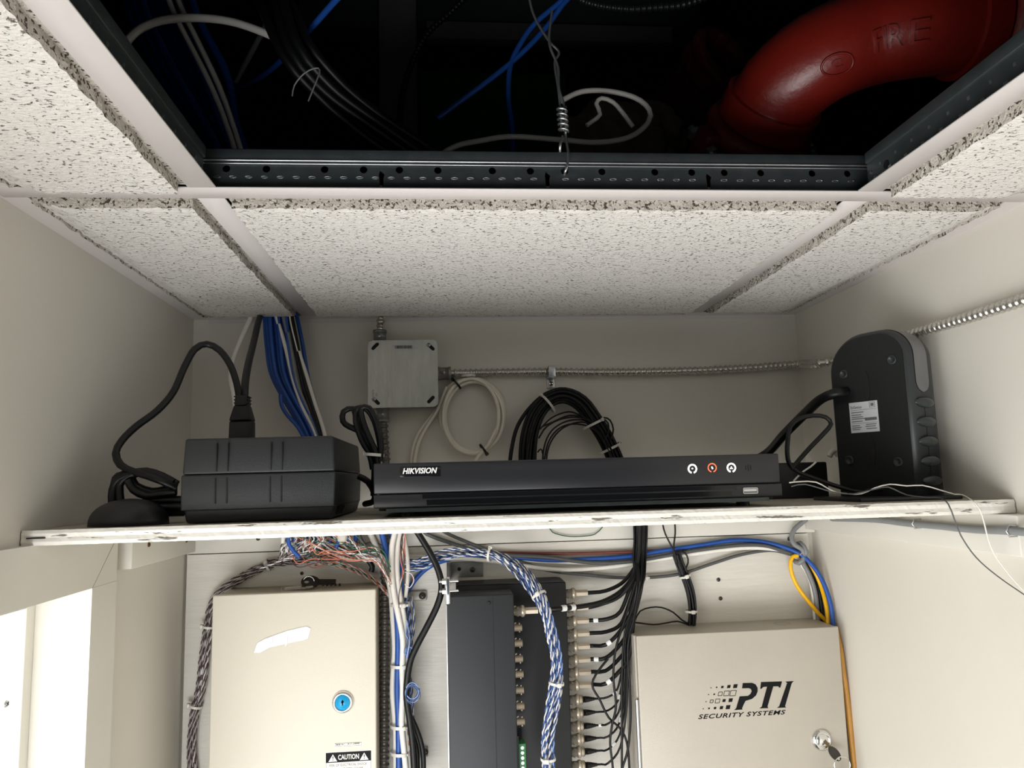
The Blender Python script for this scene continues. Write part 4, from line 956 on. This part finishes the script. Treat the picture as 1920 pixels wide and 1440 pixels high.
mb = MB(); q = at(861, 1067, y=-.0147); mb.cyl(q, q+Vector((0, -.0003, 0)), .0028, n=16, m=M_groove); mb.build('bolt_hole', M_groove, br)

# ------------------------------------------------------------------ coax cables
coax_rows = [(1113, 'hex'), (1140, 'hex'), (1165, 'hex'), (1189, 'hex'), (1213, 'hex'), (1238, 'hex'), (1262, 'hex'), (1286, 'hex'), (1313, 'boot'), (1338, 'boot'), (1363, 'boot'), (1387, 'boot'), (1411, 'boot'), (1437, 'boot')]
ords = ['topmost', 'second', 'third', 'fourth', 'fifth', 'sixth', 'seventh', 'eighth', 'ninth', 'tenth', 'eleventh', 'twelfth', 'thirteenth', 'fourteenth']
tops = pack(15, 15)
def plug(q, parent, kind):
    mb = MB(); d = (1, 0, 0)
    mb.lathe(q, d, [(0, 0), (0, .0052), (.003, .0052), (.0034, .0064), (.011, .0064), (.0112, .0072), (.0128, .0082), (.0152, .0082), (.0168, .0070), (.0172, .0050), (.0185, .0050)], 22, M_bnc)
    for s in (0, 2.1, 4.2):
        mb.cyl(q+Vector((.007, .0060*math.cos(s), .0060*math.sin(s))), q+Vector((.007, .0072*math.cos(s), .0072*math.sin(s))), .0016, n=8, m=M_cast)
    pb = mb.build('plug', M_bnc, parent)
    if kind == 'hex':
        MB().cyl(q+Vector((.0185, 0, 0)), q+Vector((.0355, 0, 0)), .0050, n=6, m=M_bnc, smooth=False).build('crimp_sleeve', M_bnc, pb); return q+Vector((.0345, 0, 0))
    mb = MB(); mb.lathe(q, d, [(.0175, .0062), (.022, .0062), (.022, .0050), (.022, .0046), (.030, .0040), (.040, .0017), (.0425, .0015)], 16, M_cabk)
    for k in range(5): x = .026+k*.003; mb.lathe(q, d, [(x, .0045-k*.0005), (x+.001, .0045-k*.0005)], 12, M_cabk)
    mb.lathe(q, d, [(.0172, .0066), (.0215, .0066), (.0216, .0045)], 18, M_bnc)
    mb.build('boot', M_cabk, pb); return q+Vector((.041, 0, 0))
def marker(P, frac, r, parent):
    i = int(frac*(len(P)-1)); d = (P[min(i+1, len(P)-1)]-P[i-1]).normalized()
    MB().cyl(P[i]-d*.0035, P[i]+d*.0035, r+.0009, n=12, m=M_white).build('number_sleeve', M_white, parent)
for i, (py, kd) in enumerate(coax_rows):
    q = at(1063, py, y=-.045); q.x = RX1
    r = .0029 if kd == 'hex' else .0015
    root = thing('coax_cable', '%s %s black coax cable plugged into the right side of the rear black unit' % (ords[i], 'thick' if kd == 'hex' else 'thin'), 'cable', q, 'coax cables plugged into the rear unit')
    e_ = plug(q, root, kd)
    tx, ty = tops[i]; k = i/(len(coax_rows)-1)
    yd = -.030-.010*((i*5) % 3)
    top = [(1198+tx*.9, 1045), (1200+tx*.9, 1015), (1200+tx*.95, 985), (1200+tx*.95, 955)]
    if kd == 'hex':
        mid = [(1138, py-3-2*i*.3), (1160+i*1.5, py-14-i*2.0), (1178+i*1.5, max(1078+ty*.5, py-52-i*5)), (1192+tx*.6, 1078+ty*.5)]
        mid = [m_ for m_ in mid if m_[1] < py+2]
        if i > 3: mid = [(1135, py-4), (1160, py-26), (1180, py-58), (1193+tx*.4, 1130), (1200+tx*.6, 1085)]
        elif i == 0: mid = [(1135, 1108), (1165, 1094), (1186, 1070)]
        elif i == 1: mid = [(1130, 1132), (1162, 1118), (1187, 1085)]
    else:
        s = i-8
        mid = [(1140, py-6), (1158+s, py-22-s*3), (1168+s*1.5, py-75-s*9), (1170+s*1.5, 1200), (1188+tx*.4, 1130), (1198+tx*.7, 1085)]
    P = smooth([e_, e_+Vector((.006, 0, 0))]+path([(a_, b_) for a_, b_ in mid], yd-.012)+path(top, -.034+ty*.0008), .006)
    MB().tube(P, r, 8, M_cabk).build('jacket', M_cabk, root)
    if i in (2, 4, 5, 7, 8, 9, 10, 11, 12): marker(P, (.12, .17, .08, .14, .13, .16, .05, .17, .12)[(2, 4, 5, 7, 8, 9, 10, 11, 12).index(i)], r, root)
# the one reaching the front unit
q = at(970, 1146, y=-.098); q.x = FX1
root = thing('coax_cable', 'thick black coax cable plugged into the front charcoal unit, crossing the blue bundle', 'cable', q)
mb = MB(); e_ = plug(q, root, 'hex')
P = smooth([e_, e_+Vector((.012, 0, 0))]+path([(1050, 1141, -.11), (1090, 1137, -.095), (1130, 1128, -.08), (1165, 1108, -.06), (1188, 1078, -.05), (1197, 1040, -.045), (1199, 1000, -.045), (1200, 955, -.045)], 0), .006)
MB().tube(P, .0034, 10, M_cabk).build('jacket', M_cabk, root); marker(P, .155, .0034, root); marker(P, .20, .0034, root)
for k, (q, lb) in enumerate((([(1140, 1235), (1124, 1255), (1112, 1275), (1112, 1291), (1123, 1309), (1141, 1345), (1162, 1365), (1175, 1391), (1180, 1440), (1180, 1490)], 'thin black cable crossing diagonally over the other coax'),
                             ([(1196, 1090), (1182, 1150), (1170, 1200), (1166, 1280), (1166, 1360), (1166, 1430), (1167, 1490)], 'thin black cable hanging straight down, middle of the three left of the taupe cabinet'),
                             ([(1192, 1090), (1172, 1160), (1155, 1215), (1150, 1268), (1155, 1323), (1148, 1358), (1144, 1393), (1149, 1440), (1150, 1490)], 'thin black cable hanging down with a kink, farthest from the taupe cabinet'),
                             ([(1200, 1090), (1190, 1150), (1177, 1215), (1181, 1295), (1182, 1351), (1177, 1406), (1167, 1440), (1155, 1490)], 'thin black cable hanging down closest to the taupe cabinet'))):
    cable('black_cable', path(q, -.060-.003*k), .0017, M_cabk, label=lb, n=6)
ct_ = thing('tie_wrap', 'pair of pale ties round the black coax bundle under the shelf', 'cable tie', at(1200, 1080, y=-.04))
tie(at(1189, 1080, y=-.042), (-.5, 0, 1), .0085, M_tie, ct_, head=(0, -1, 0)); tie(at(1204, 1084, y=-.042), (-.1, 0, 1), .0085, M_tie, ct_, head=(.5, -1, 0))

# small folded black bundle
fb = thing('cable_bundle', 'small folded black wire bundle with two white ties above the taupe cabinet', 'cable bundle', at(1288, 1110, y=-.03))
P = smooth(path([(1268, 1040), (1275, 1062), (1284, 1084), (1293, 1112), (1297, 1145), (1296, 1172)], -.030), .006)
for i, (ox, oy) in enumerate(pack(8, .0062)): MB().tube(offset_path(P, ox, oy, 4, .0008, i), .0016, 6, M_cabk).build('wire', M_cabk, fb)
for q in ([(1241, 975), (1247, 1000), (1262, 1030), (1270, 1050)], [(1265, 975), (1266, 1000), (1263, 1030), (1268, 1052)], [(1270, 1056), (1268, 1040), (1278, 1034), (1288, 1042), (1290, 1056), (1282, 1072)], [(1292, 1170), (1278, 1162), (1262, 1148), (1240, 1139), (1220, 1139), (1200, 1146), (1190, 1165)], [(1292, 1172), (1270, 1165), (1250, 1168), (1225, 1171), (1190, 1167)]):
    cable('wire', path(q, -.032), .0013, M_cabk, fb, n=6)
tie(at(1284, 1080, y=-.03), (.3, 0, -1), .0085, M_tie, fb); tie(at(1296, 1146, y=-.03), (0, 0, -1), .0085, M_tie, fb)

# ------------------------------------------------------------------ horizontal cables and the loop on the right
cable('blue_cable', path([(760, 1115), (778, 1088), (800, 1066), (830, 1052), (880, 1042), (947, 1043), (1027, 1050), (1110, 1048), (1180, 1043), (1227, 1035), (1320, 1021), (1378, 1013), (1437, 1017), (1489, 1033, -.03), (1516, 1052, -.04), (1540, 1085, -.05), (1556, 1128, -.058), (1562, 1172, -.060), (1565, 1230, -.060)], -.022), .0034, M_cabl, label='blue cable running along the board and down behind the taupe cabinet')
cable('white_cable', path([(767, 1048), (860, 1047), (927, 1053), (1010, 1065), (1060, 1068), (1110, 1066), (1160, 1061), (1227, 1050), (1310, 1037), (1397, 1027), (1469, 1032), (1496, 1050), (1520, 1090), (1530, 1170)], -.024), .0034, M_cabw, label='lower white cable running along the board to the grey loop')
cable('white_cable', path([(767, 1043), (900, 1044), (1010, 1052), (1150, 1056), (1227, 1044), (1310, 1028), (1397, 1017), (1460, 1024), (1492, 1040)], -.016), .0030, M_cabw, label='upper white cable running along the board to the grey loop')
cable('red_brown_cable', path([(930, 1036), (1060, 1038), (1173, 1035), (1243, 1032), (1318, 1033), (1397, 1024), (1450, 1024), (1490, 1036)], -.019), .0022, M_cabr, label='thin red brown cable running along the board above the blue one')
cable('grey_cable', path([(787, 985), (800, 1001), (860, 1023), (905, 1036), (953, 1041), (1027, 1045), (1110, 1055), (1190, 1052), (1320, 1030), (1420, 1022), (1490, 1040)], -.026), .0030, M_cabdg, label='grey cable coming down from the shelf along the blue white bundle')
cable('grey_cable', path([(815, 985), (840, 1001), (880, 1018), (920, 1033), (960, 1048), (1027, 1069), (1093, 1077), (1160, 1083), (1227, 1082), (1279, 1075), (1338, 1056), (1390, 1040), (1445, 1032), (1485, 1040)], -.020), .0026, M_cabdg, label='lowest dark grey cable sagging behind the black coax bundle')
gl = thing('grey_cable', 'grey cable looped round the cable bundle at the right corner', 'cable', at(1498, 1040, y=-.02))
cable('jacket', path([(1520, 965, -.03), (1504, 980, -.03), (1490, 992, -.03), (1484, 1008, -.032), (1490, 1022, -.036), (1504, 1030, -.036), (1508, 1045, -.036), (1498, 1056, -.034), (1488, 1048, -.02), (1490, 1030, -.015), (1500, 1018, -.03), (1512, 1035, -.038), (1505, 1052, -.03), (1516, 1075, -.028), (1528, 1110, -.028), (1534, 1165, -.028), (1536, 1220, -.028)], 0), .0038, M_cabg, gl)
cable('black_cable', path([(1478, 1010), (1486, 1014), (1500, 1040), (1522, 1070), (1536, 1110, -.026), (1543, 1165, -.03), (1545, 1220, -.03)], -.018), .0032, M_cabk, label='black cable between grey and yellow ones at the right corner')
cable('yellow_cable', path([(1500, 1038), (1516, 1052), (1536, 1090), (1549, 1135, -.048), (1553, 1170, -.052), (1554, 1230, -.052)], -.034), .0031, M_caby, label='right yellow cable descending beside the blue one at the corner')
cable('yellow_cable', path([(1496, 1042), (1486, 1044), (1482, 1062), (1490, 1090), (1508, 1118), (1532, 1147), (1552, 1172), (1562, 1220)], -.032), .0031, M_caby, label='left yellow cable making a loop over the bare board at the corner')
cable('amber_cable', path([(1566, 1175, -.062), (1575, 1215, -.074), (1581, 1260, -.078), (1588, 1310, -.078), (1595, 1376, -.078), (1602, 1440, -.078), (1609, 1520, -.078)], 0), .0042, M_caba, label='amber cable running down between the taupe cabinet and right wall')
cable('thin_wire', path([(1028, 985), (1036, 998), (1060, 1005), (1085, 1006), (1115, 1002), (1130, 988)], -.024), .0008, W_gn, label='thin green wire drooping below the shelf behind the coax', n=5)

# ------------------------------------------------------------------ twisted pair bundles
def pair_bundle(name, label, pts, n, R, cols, r=.00062, pitch=.011, ties=(), Rf=None, step=.0022):
    root = thing(name, label, 'wire bundle', pts[len(pts)//2]); P = smooth(pts, step)
    for i, (ox, oy) in enumerate(pack(n, R)):
        mb = MB(); a_, b_ = cols[i % len(cols)]
        strands(mb, offset_path(P, ox, oy*.8, (-4, 3, 6, -2, 1)[i % 5], .0017, i*7+1, Rf), r, pitch*(1.15+.16*(i % 5)), a_, b_, i*1.7)
        mb.build('twisted_pair', a_, root)
    for t in ties:
        k = int(t[0]*(len(P)-2)); tie(P[k], P[k+1]-P[max(0, k-1)], t[1], M_tie, root, head=t[2])
    return root
pair_bundle('wire_bundle', 'brown and white twisted pairs curving down left of the cream cabinet',
            path([(650, 1030, -.02), (600, 1040, -.02), (560, 1050, -.02), (508, 1058, -.02), (455, 1082, -.02), (415, 1110, -.022), (398, 1140, -.024), (392, 1175, -.024), (384, 1230, -.022), (376, 1290, -.022), (364, 1340, -.022), (360, 1400, -.022), (366, 1480, -.022)], 0), 12, .0075,
            [(W_br, W_gy), (W_br, W_wh), (W_gy, W_br)], .00085, ties=((.25, .0085, (.3, -1, .6)), (.52, .0088, (-1, -.3, 0)), (.76, .0088, (-1, -.3, 0))), Rf=lambda t: 1+1.1*max(0, .14-t)/.14)
pair_bundle('wire_bundle', 'blue and white twisted pairs arching over and down across the black units',
            path([(757, 1062, -.045), (790, 1058, -.05), (830, 1042, -.06), (880, 1036, -.075), (930, 1042, -.09), (970, 1066, -.11), (1000, 1100, -.135), (1022, 1140, -.147), (1034, 1190, -.147), (1044, 1240, -.147), (1043, 1285, -.147), (1036, 1340, -.147), (1028, 1400, -.147), (1030, 1480, -.147)], 0), 12, .0088,
            [(W_bl, W_wh), (W_bl, W_lb), (W_wh, W_bl)], .00095, ties=((.28, .0098, (.2, -.5, 1)), (.49, .0098, (-.3, -1, .3)), (.73, .0095, (.2, -1, 0)), (.93, .0092, (-.3, -1, 0))))
pair_bundle('wire_bundle', 'blue and white twisted pairs following the white cables down the middle',
            path([(765, 1120, -.04), (770, 1165, -.045), (768, 1210, -.05), (765, 1250, -.05), (770, 1300, -.05), (768, 1345, -.05), (770, 1400, -.05), (772, 1480, -.05)], 0), 5, .0045, [(W_bl, W_lb), (W_bl, W_wh), (W_br, W_lb)], .0009)
pair_bundle('wire_bundle', 'green and orange twisted pairs sweeping over the cream cabinet corner',
            path([(590, 1058, -.03), (640, 1062, -.03), (680, 1075, -.035), (712, 1095, -.045), (735, 1125, -.05), (742, 1145, -.055), (750, 1190, -.058), (756, 1250, -.06), (758, 1320, -.06), (764, 1380, -.06), (772, 1470, -.06)], 0), 4, .0032, [(W_gn, W_wh), (W_or, W_wh)], .0009)
# tangle of loose strands under the shelf
tg = thing('wire_tangle', 'tangle of loose blue, orange and green strands under the shelf', 'wires', at(620, 1030, y=-.06))
rn = random.Random(11); cs = [W_or, W_wh, W_gn, W_gy, W_or, W_bl, W_br, W_wh, W_gn, W_or]
for i in range(84):
    k = i % 6; y0 = -.035-.05*rn.random(); c1 = cs[i % 10]
    if k < 3:      # sweep from the comb at the top to the right
        s = rn.uniform(532, 670); e1 = rn.uniform(700, 716); ey = rn.uniform(1028, 1054); sag = rn.uniform(0, 22)
        q = [(s, 985), (s+rn.uniform(0, 8), 1000+sag*.3), (s*.7+e1*.3, 1012+sag), (s*.35+e1*.65, ey-8+sag*.4), (e1, ey), (731+rn.uniform(-3, 3), ey+rn.uniform(28, 50))]
    elif k == 3:   # drop and curl to the left bundle
        c1 = (W_br, W_gy, W_wh)[i % 3]; s = rn.uniform(532, 630); q = [(s, 985), (s-2, 1006), (s*.8+520*.2-4, 1028), (s*.4+520*.6, 1044), (520, 1054), (486, 1067)]
    elif k == 4:   # loose arcs below the shelf
        s = rn.uniform(535, 600); d = rn.uniform(20, 70); h_ = rn.uniform(1030, 1068)
        q = [(s, 985), (s-4, (985+h_)/2), (s+d*.35, h_), (s+d, h_+rn.uniform(-8, 4)), (s+d+45, h_-rn.uniform(4, 22)), (s+d+85, h_-rn.uniform(-4, 18))]
    else:          # short curls
        s = rn.uniform(535, 600); a_ = rn.uniform(8, 16)
        q = [(s, 985)]+[(s+a_*math.sin(t*.9), 1000+t*6) for t in range(7)]
    P = smooth(path(q, y0), .003); mb = MB()
    if i % 2: strands(mb, P, .0007, .011, c1, W_wh, i)
    else: mb.tube(P, .0008, 5, c1)
    mb.build('strand', c1, tg)
for i in range(16):
    s = 530+i*9.5+rn.uniform(-3, 3)
    cable('cable_end', path([(s, 980), (s+rn.uniform(-3, 3), 1000), (s+rn.uniform(-8, 6), rn.uniform(1012, 1030))], -.045-.03*rn.random()), .0029, M_cabl if i % 4 else M_cabw, tg)
cable('cable_end', path([(560, 985), (540, 1010), (548, 1030), (562, 1045)], -.09), .0029, M_cabl, tg)
cable('cable_end', path([(690, 1040), (692, 1052), (698, 1062), (696, 1072)], -.045), .0040, M_cabk, tg)
mb = MB(); q = at(642, 1000, y=-.095); tapered(mb, (q.x-.006, q.x+.006, -.100, -.088, q.z-.012), (q.x-.010, q.x+.010, -.102, -.086, q.z+.014), M_clear, .003); mb.build('connector_block', M_clear, tg)
# vertical cables in the middle
V_ = [('white_cable', M_cabw, .0042, [(686, 985), (694, 1000), (714, 1046), (731, 1100), (737, 1165), (740, 1218), (738, 1248), (736, 1296), (739, 1335), (742, 1374), (742, 1470)], -.055, 'leftmost white cable in the vertical run beside the cream cabinet'),
      ('white_cable', M_cabw, .0042, [(700, 985), (707, 1000), (722, 1036), (733, 1080), (742, 1130), (748, 1180), (750, 1260), (748, 1340), (752, 1470)], -.045, 'second white cable in the vertical run, mostly behind others'),
      ('blue_cable', M_cabl, .0042, [(712, 985), (716, 1000), (727, 1046), (736, 1090), (743, 1140), (746, 1190), (746, 1238), (745, 1296), (747, 1355), (748, 1470)], -.062, 'front blue cable in the vertical run beside the cream cabinet'),
      ('blue_cable', M_cabl, .0034, [(730, 985), (733, 1000), (742, 1030), (750, 1060), (752, 1100), (751, 1150), (750, 1250), (749, 1350), (742, 1470)], -.050, 'rear blue cable in the vertical run between the two white arcs'),
      ('white_cable', M_cabw, .0042, [(742, 985), (740, 1000), (735, 1025), (734, 1065), (738, 1110), (746, 1150), (755, 1199), (754, 1257), (755, 1296), (753, 1355), (756, 1393), (764, 1470)], -.066, 'central white cable bowing left then down in the vertical run'),
      ('white_cable', M_cabw, .0042, [(751, 985), (750, 1000), (745, 1030), (744, 1070), (749, 1115), (757, 1160), (760, 1220), (760, 1300), (758, 1360), (770, 1470)], -.060, 'right white cable bowing down beside the copper coloured strands'),
      ('white_cable', M_cabw, .0030, [(757, 1000), (762, 1030), (765, 1060), (764, 1090), (760, 1120)], -.052, 'short white cable behind the orange strands near the shelf'),
      ('black_cable', M_cabk, .0046, [(772, 982), (784, 1000), (806, 1036), (822, 1070), (828, 1102), (820, 1135), (800, 1176), (782, 1210), (768, 1245), (762, 1300), (768, 1350), (774, 1400), (778, 1470)], -.075, 'thick black cable bulging right before the black units'),
      ('black_cable', M_cabk, .0036, [(768, 1340), (778, 1360), (790, 1395), (794, 1430), (792, 1480)], -.062, 'black cable bowing right at the bottom of the vertical run'),
      ('black_cable', M_cabk, .0034, [(766, 1350), (775, 1380), (782, 1410), (784, 1480)], -.056, 'inner black cable at the bottom of the vertical run')]
for nm, m, r, q, y, lb in V_: cable(nm, path(q, y), r, m, label=lb)
tt = thing('tie_wrap', 'four pale ties holding the vertical cable run together', 'cable tie', at(750, 1250, y=-.06))
for py in (1133, 1247, 1360, 1410): tie(at(751, py, y=-.054), (0, 0, 1), .0145, M_tie, tt, head=(.35, -1, 0), w=.0042, sq=.95)
cl = thing('wire_curl', 'coiled pale blue wire curl on the right of the vertical run', 'wire', at(770, 1300, y=-.07))
for i in range(7):
    a = rn.uniform(0, 6); rr = 11+rn.uniform(-2, 3); cx, cy = 770+rn.uniform(-3, 5), 1298+rn.uniform(-5, 7)
    P = smooth(path([(cx+rr*math.cos(a+t*2*PI/12), cy+1.25*rr*math.sin(a+t*2*PI/12)) for t in range(11)], -.076-.001*i), .002); MB().tube(P, .0006, 5, W_lb if i % 2 else W_bl).build('turn', W_lb, cl)
cl = thing('wire_curl', 'small pale blue wire curl beside the upper part of the vertical run', 'wire', at(768, 1210, y=-.07))
for i in range(8):
    if i < 4: q = [(765+7*math.cos(t*.6+i)+i, 1222+9*math.sin(t*.6+i)) for t in range(9)]
    else: q = [(763+rn.uniform(-2, 4), 1235), (766+rn.uniform(-3, 4), 1205), (762+rn.uniform(-2, 6), 1188), (768+rn.uniform(-6, 6), 1166+rn.uniform(-4, 4))]
    MB().tube(smooth(path(q, -.072-.001*i), .002), .0006, 5, W_lb if i % 2 else W_bl).build('turn', W_lb, cl)
cl = thing('wire_curl', 'orange and white strands hanging in a loop at the top of the run', 'wire', at(762, 1060, y=-.07))
for i in range(8):
    q = [(752+i*1.2, 990), (752+rn.uniform(-2, 9), 1020), (750+rn.uniform(0, 10), 1045), (756+rn.uniform(-2, 4), 1070)]+([(770, 1075), (775+rn.uniform(-1, 3), 1088), (768, 1102), (759, 1095)] if i < 3 else [(752+rn.uniform(-2, 3), 1090), (748, 1115), (748, 1140)])
    MB().tube(smooth(path(q, -.072-.001*i), .003), .0007, 5, (W_or, W_br, W_wh)[i % 3]).build('strand', W_or, cl)
cl = thing('cable_clamp', 'pale plastic clamp screwed to the board beside the vertical run', 'clamp', at(790, 1118, y=-.012))
a = at(762, 1127, y=-.014); b = at(800, 1107, y=-.014)
MB().box(a.x, b.x, -.018, -.012, a.z, b.z, M_clear, .002).build('strap', M_clear, cl); screw(at(792, 1117, y=-.0185), (0, -1, 0), .0052, cl)
cl = thing('cable_clamp', 'lower plastic clamp screwed to the board behind the black cables', 'clamp', at(797, 1410, y=-.012))
a = at(765, 1420, y=-.014); b = at(803, 1400, y=-.014)
MB().box(a.x, b.x, -.018, -.012, a.z, b.z, M_clear, .002).build('strap', M_clear, cl); screw(at(797, 1410, y=-.0185), (0, -1, 0), .0048, cl)

# ------------------------------------------------------------------ taupe cabinet on the right
PYF = -.088; a = at(1193, 1192, y=PYF); b = at(1573, 1175, y=PYF)
px0, px1, pz1 = a.x, b.x-.0005, H-.4855; pz0 = pz1-.36
pt = thing('security_cabinet', 'taupe metal security cabinet with printed logo and keys in its lock', 'cabinet', ((px0+px1)/2, -.012, pz0))
MB().box(px0-.002, px1-.001, -.080, -.012, pz0, pz1-.0008, M_pti, .0012).build('body', M_pti, pt)
pd = MB().box(px0, px1, PYF, -.0805, pz0, pz1, M_pti, .0016, 3).build('door', M_pti, pt)
MB().cyl((px0-.0025, -.0835, pz0), (px0-.0025, -.0835, pz1-.088), .0026, n=12, m=M_galvl).build('hinge', M_galvl, pt)
mb = MB()
mb.lathe((px1-.066, -.046, pz1-.0008), (0, 0, 1), [(0, .0125), (.0006, .0125), (.0006, .0115), (0.0001, .0115)], 32, M_pti)
for zz in (.070,): mb.lathe((px0-.002, -.045, pz1-zz), (-1, 0, 0), [(0, .0125), (.0006, .0125), (.0006, .0115), (0.0001, .0115)], 32, M_pti)
mb.build('knockouts', M_pti, pt)
Z8 = lambda u, v: at(1260+u/5.3333, 1240+v/5.3333, y=PYF)
def printed(mb, pts): mb.curve2d([[(Z8(u, v).x, Z8(u, v).z) for u, v in pts]], .0002, FR(0, PYF-.0002, 0), M_ink)
mb = MB()
printed(mb, [(707, 217), (800, 215), (835, 230), (855, 262), (856, 300), (840, 340), (800, 375), (735, 395), (712, 440), (700, 470), (705, 482), (620, 487), (640, 470), (676, 350), (760, 345), (785, 325), (796, 298), (788, 276), (765, 268), (700, 270)])
printed(mb, [(890, 207), (1100, 200), (1083, 262), (1070, 262), (1062, 250), (1012, 250), (955, 450), (962, 468), (875, 470), (897, 452), (950, 253), (912, 256), (893, 275), (882, 275)])
printed(mb, [(1133, 202), (1218, 197), (1197, 217), (1130, 448), (1140, 462), (1050, 465), (1072, 448), (1150, 217)])
def sq(u, v, s): return [(u-s-s*.2, v+s), (u+s-s*.2, v+s-s*.1), (u+s+s*.2, v-s), (u-s+s*.2, v-s+s*.1)]
for (u, v, s) in ((390, 264, 5), (446, 260, 7), (503, 257, 12), (568, 252, 16), (633, 248, 20), (365, 332, 5), (422, 329, 8), (340, 403, 5), (520, 392, 15), (586, 388, 19), (312, 474, 5), (370, 470, 8), (430, 467, 12), (494, 463, 16), (560, 458, 21)): printed(mb, sq(u, v, s))
for (u, v, s) in ((482, 325, 19), (545, 320, 25), (610, 318, 28), (396, 400, 15), (455, 396, 21)):
    pts_ = sq(u, v, s); pts_ = [Vector((Z8(*p).x, PYF-.0002, Z8(*p).z)) for p in pts_]
    for k in range(4): mb.tube([pts_[k], pts_[(k+1) % 4]], .0004, 4, M_ink)
q = Z8(262, 585); e_ = Z8(1142, 585)
mb.text('SECURITY SYSTEMS', FR(q.x, PYF-.0001, (q.z+Z8(1142, 530).z)/2+.0005), width=e_.x-q.x, height=.0062, m=M_ink, shear=.3, bold=.02, space=1.12, thick=.0002)
mb.build('printed_logo', M_ink, pd)
q = at(1540, 1387, y=PYF); mb = MB(); mb.lathe(q, (0, -1, 0), [(0, .0148), (.0025, .0145), (.005, .0115), (.0052, .0095), (.0042, .0090), (.0045, .0085), (.0050, 0)], 32, M_chrome)
pk = mb.build('lock', M_chrome, pd)
kk = thing('key_bunch', 'brass keys on a ring hanging from the taupe cabinet lock', 'keys', q)
p0 = q+Vector((.003, -.005, -.001)); kd_ = Vector((.012, -.018, -.022)).normalized()
# key in the lock, its bow turned down
sd = kd_.cross(Vector((0, -1, 0))).normalized()
F = Matrix((kd_, sd, kd_.cross(sd))).transposed().to_4x4(); F.translation = p0
mb = MB(F); mb.box(-.004, .010, -.0022, .0022, -.001, .001, M_brass); mb.curve2d([[(.0185+.0105*math.cos(t*PI/10), .0065*math.sin(t*PI/10)) for t in range(20)], [(.026+.002*math.cos(-t*PI/5), .002*math.sin(-t*PI/5)) for t in range(10)]], .002, Matrix.Identity(4), M_screw)
mb.build('key', M_brass, kk)
rc = p0+kd_*.032; mb = MB(); mb.tube([rc+Vector((.0115*math.cos(t*PI/14), -.001, -.003+.0115*math.sin(t*PI/14))) for t in range(29)], .0008, 6, M_chrome); mb.build('key_ring', M_chrome, kk)
kp = rc+Vector((.0, -.002, -.016)); F = Matrix.Translation(kp) @ Matrix.Rotation(-PI/2+.15, 4, 'Y') @ Matrix.Rotation(PI/2, 4, 'X'); F = Matrix(((.15, -.99, 0, kp.x), (0, 0, 1, kp.y), (-.99, -.15, 0, kp.z), (0, 0, 0, 1)))
mb = MB(F); mb.curve2d([[(.009*math.cos(t*PI/8)+.006, .0065*math.sin(t*PI/8)) for t in range(16)], [(.002+.002*math.cos(-t*PI/5), .002*math.sin(-t*PI/5)) for t in range(10)]], .002, Matrix.Identity(4), M_brass); mb.box(.013, .036, -.0025, .0025, -.001, .001, M_brass)
mb.build('key', M_brass, kk)

# screws in the back board
for px, py, lb in ((1347, 1087, 'upper'), (1351, 1122, 'lower')):
    screw(at(px, py, y=-.0122), (0, -1, 0), .0030, None, M_screw, 'screw', '%s of two dark screws in the board above the taupe cabinet' % lb, 'screw')
screw(at(566, 1075, y=-.0122), (0, -1, 0), .0026, None, M_screw, 'screw', 'dark screw in the board above the cream cabinet', 'screw')
screw(at(484, 1010, y=-.0202), (0, -1, 0), .0030, None, M_screw, 'screw', 'dark screw in the batten just under the shelf at left', 'screw')
